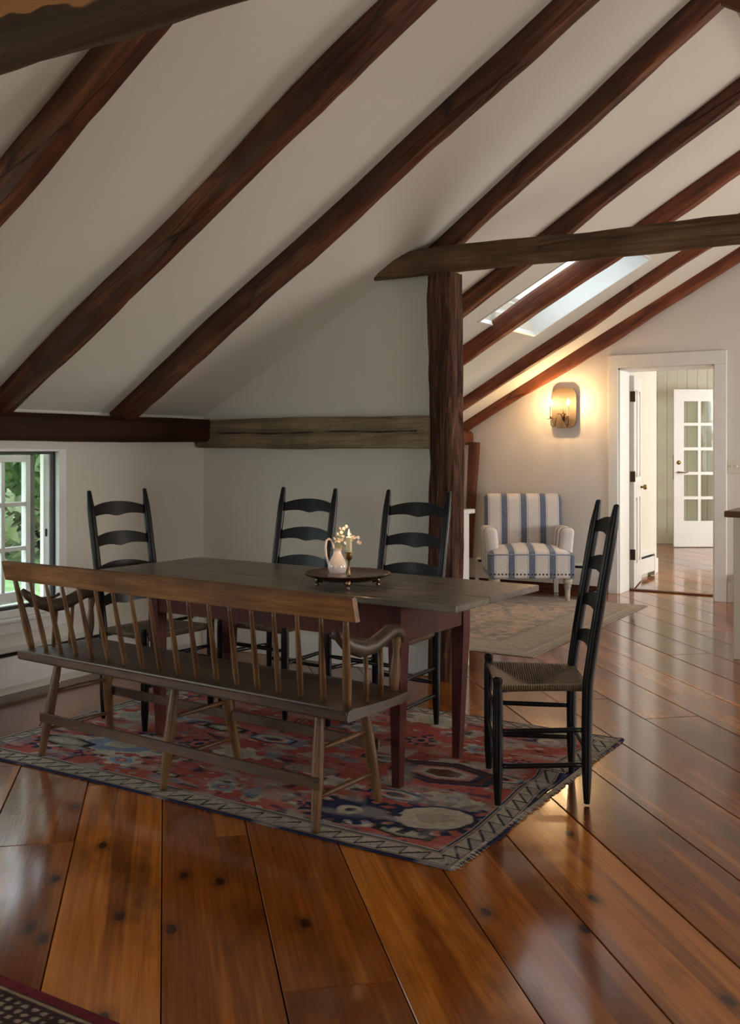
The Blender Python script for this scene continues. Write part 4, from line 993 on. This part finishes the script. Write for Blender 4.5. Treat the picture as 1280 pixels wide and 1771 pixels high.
bm = B(); tube(bm, [(0, 0, -.09), (0, -.05, -.09)], .018, 10); obj('wall_mount', bm, M['bronze'], sc)
bm = B(); tube(bm, [(0, -.04, -.12), (0, -.065, -.12), (0, -.072, -.10), (0, -.072, -.055)], [.007, .007, .010, .004], 8); lathe(bm, [(.003, -.06), (.009, -.05), (0, -.025)], (0, -.072, 0), 8); obj('finial', bm, M['bronze'], sc, True)
for s in (-1, 1):
    bm = B(); tube(bm, [(0, -.07, -.115), (s * .018, -.085, -.06), (s * .036, -.115, -.055), (s * .045, -.135, -.10), (s * .052, -.15, -.165), (s * .068, -.16, -.18), (s * .082, -.17, -.165), (s * .086, -.17, -.115)], .004, 8); arm_o = obj('arm', bm, M['bronze'], sc, True)
    bm = B(); lathe(bm, [(0, -.11), (.030, -.108), (.032, -.104), (.010, -.102), (.012, -.085), (.013, -.083), (0, -.083)], (s * .086, -.17, 0), 14); obj('drip_pan', bm, M['brass'], arm_o, True, 50)
    bm = B(); lathe(bm, [(0, -.083), (.0095, -.083), (.0095, .015), (0, .016)], (s * .086, -.17, 0), 12); obj('candle_sleeve', bm, M['wax'], arm_o, True, 50)
    bm = B(); lathe(bm, [(.006, .016), (.010, .028), (.014, .042), (.012, .056), (.006, .072), (0, .082)], (s * .086, -.17, 0), 12); obj('bulb', bm, M['bulb'], arm_o, True)
    l = bpy.data.lights.new('sconce_glow', 'POINT'); l.energy = 10.0; l.color = (1, .62, .28); l.shadow_soft_size = .015
    lo = bpy.data.objects.new('sconce_glow', l); put(lo); lo.location = (-3.446 + s * .086, YF - .17, 1.72 + .045)

# ------------------------------------------------------------------ kitchen island at the right edge
isl = empty('kitchen_island', (-1.0, 6.9, 0)); tag(isl, 'cream kitchen island with a brown wooden top, at the right edge', 'island')
bm = B(); box(bm, -.405, .8, -.20, .5, 0, .90, .003); obj('body', bm, M['cream_paint'], isl)
bm = B(); box(bm, -.33, .72, -.207, -.2, .12, .84, .004); obj('end_panel', bm, M['cream_paint'], isl)
bm = B(); box(bm, -.455, .84, -.24, .54, .90, .94, .005); obj('worktop', bm, M['counter_wood'], isl)

# ------------------------------------------------------------------ garden outside the casement
bm = B(); box(bm, -60, -4.8, -20, 60, -.75, -.6); struct(obj('ground', bm, M['grass']), 'green lawn outside the casement window', 'lawn')
def tree(label, c, rad, n, leaf, seed, lm, name='tree'):
    rng = np.random.RandomState(seed); root = empty(name, (c[0], c[1], -.6)); tag(root, label, 'tree')
    bm = B(); h = c[2] + .6; tube(bm, [(0, 0, 0), (.05, 0, h * .5), (0, .05, h)], [.09 * rad[0], .07 * rad[0], .03], 8)
    for k in range(7):
        a = rng.rand() * 6.28; z = h * (.3 + .5 * rng.rand()); tube(bm, [(0, 0, z), (math.cos(a) * rad[0] * .45, math.sin(a) * rad[1] * .45, z + .25 * rad[2]), (math.cos(a) * rad[0] * .85, math.sin(a) * rad[1] * .85, z + .3 * rad[2])], [.05, .03, .012], 6)
    obj('trunk', bm, M['trunk'], root)
    d = rng.normal(size=(n, 3)); d /= np.linalg.norm(d, axis=1)[:, None]; r = rng.rand(n, 1) ** .45
    lump = 1 + .25 * np.sin(d[:, :1] * 5 + seed) * np.cos(d[:, 1:2] * 6)
    P_ = d * r * lump * np.array(rad) + np.array((0, 0, h)); P_[:, 2] = np.maximum(P_[:, 2], .05)
    a = rng.normal(size=(n, 3)); a /= np.linalg.norm(a, axis=1)[:, None]; b = np.cross(a, rng.normal(size=(n, 3))); b /= np.linalg.norm(b, axis=1)[:, None]
    s = leaf * (.6 + .8 * rng.rand(n, 1)); V = np.stack([P_ - a * s, P_ + b * s * .45, P_ + a * s, P_ - b * s * .45], 1).reshape(-1, 3)
    me = bpy.data.meshes.new('foliage'); me.from_pydata(V.tolist(), [], np.arange(n * 4).reshape(-1, 4).tolist()); me.materials.append(lm)
    o = put(bpy.data.objects.new('foliage', me), root); o['kind'] = 'stuff'
tree('leafy bright green tree near the open side of the casement', (-7.9, 6.85, 1.7), (.8, .8, 1.0), 2600, .085, 1, M['leaf_bright'])
tree('tall dark green tree beyond the lawn, behind the left panes', (-16.5, 10.6, 3.0), (3.0, 3.0, 3.4), 7000, .19, 2, M['leaf_dark'])
tree('pale green bushy tree beyond the lawn', (-15.0, 13.0, 2.2), (3.0, 3.0, 3.0), 7000, .18, 3, M['leaf_mid'])
tree('rounded shrub on the lawn in front of the tall trees', (-10.8, 7.0, .55), (1.5, 1.5, 1.0), 3000, .11, 4, M['leaf_mid'])
tree('dark shrub far across the lawn, right of the pale tree', (-17.5, 17.5, 2.5), (3.5, 3.5, 3.6), 6000, .22, 5, M['leaf_dark'])
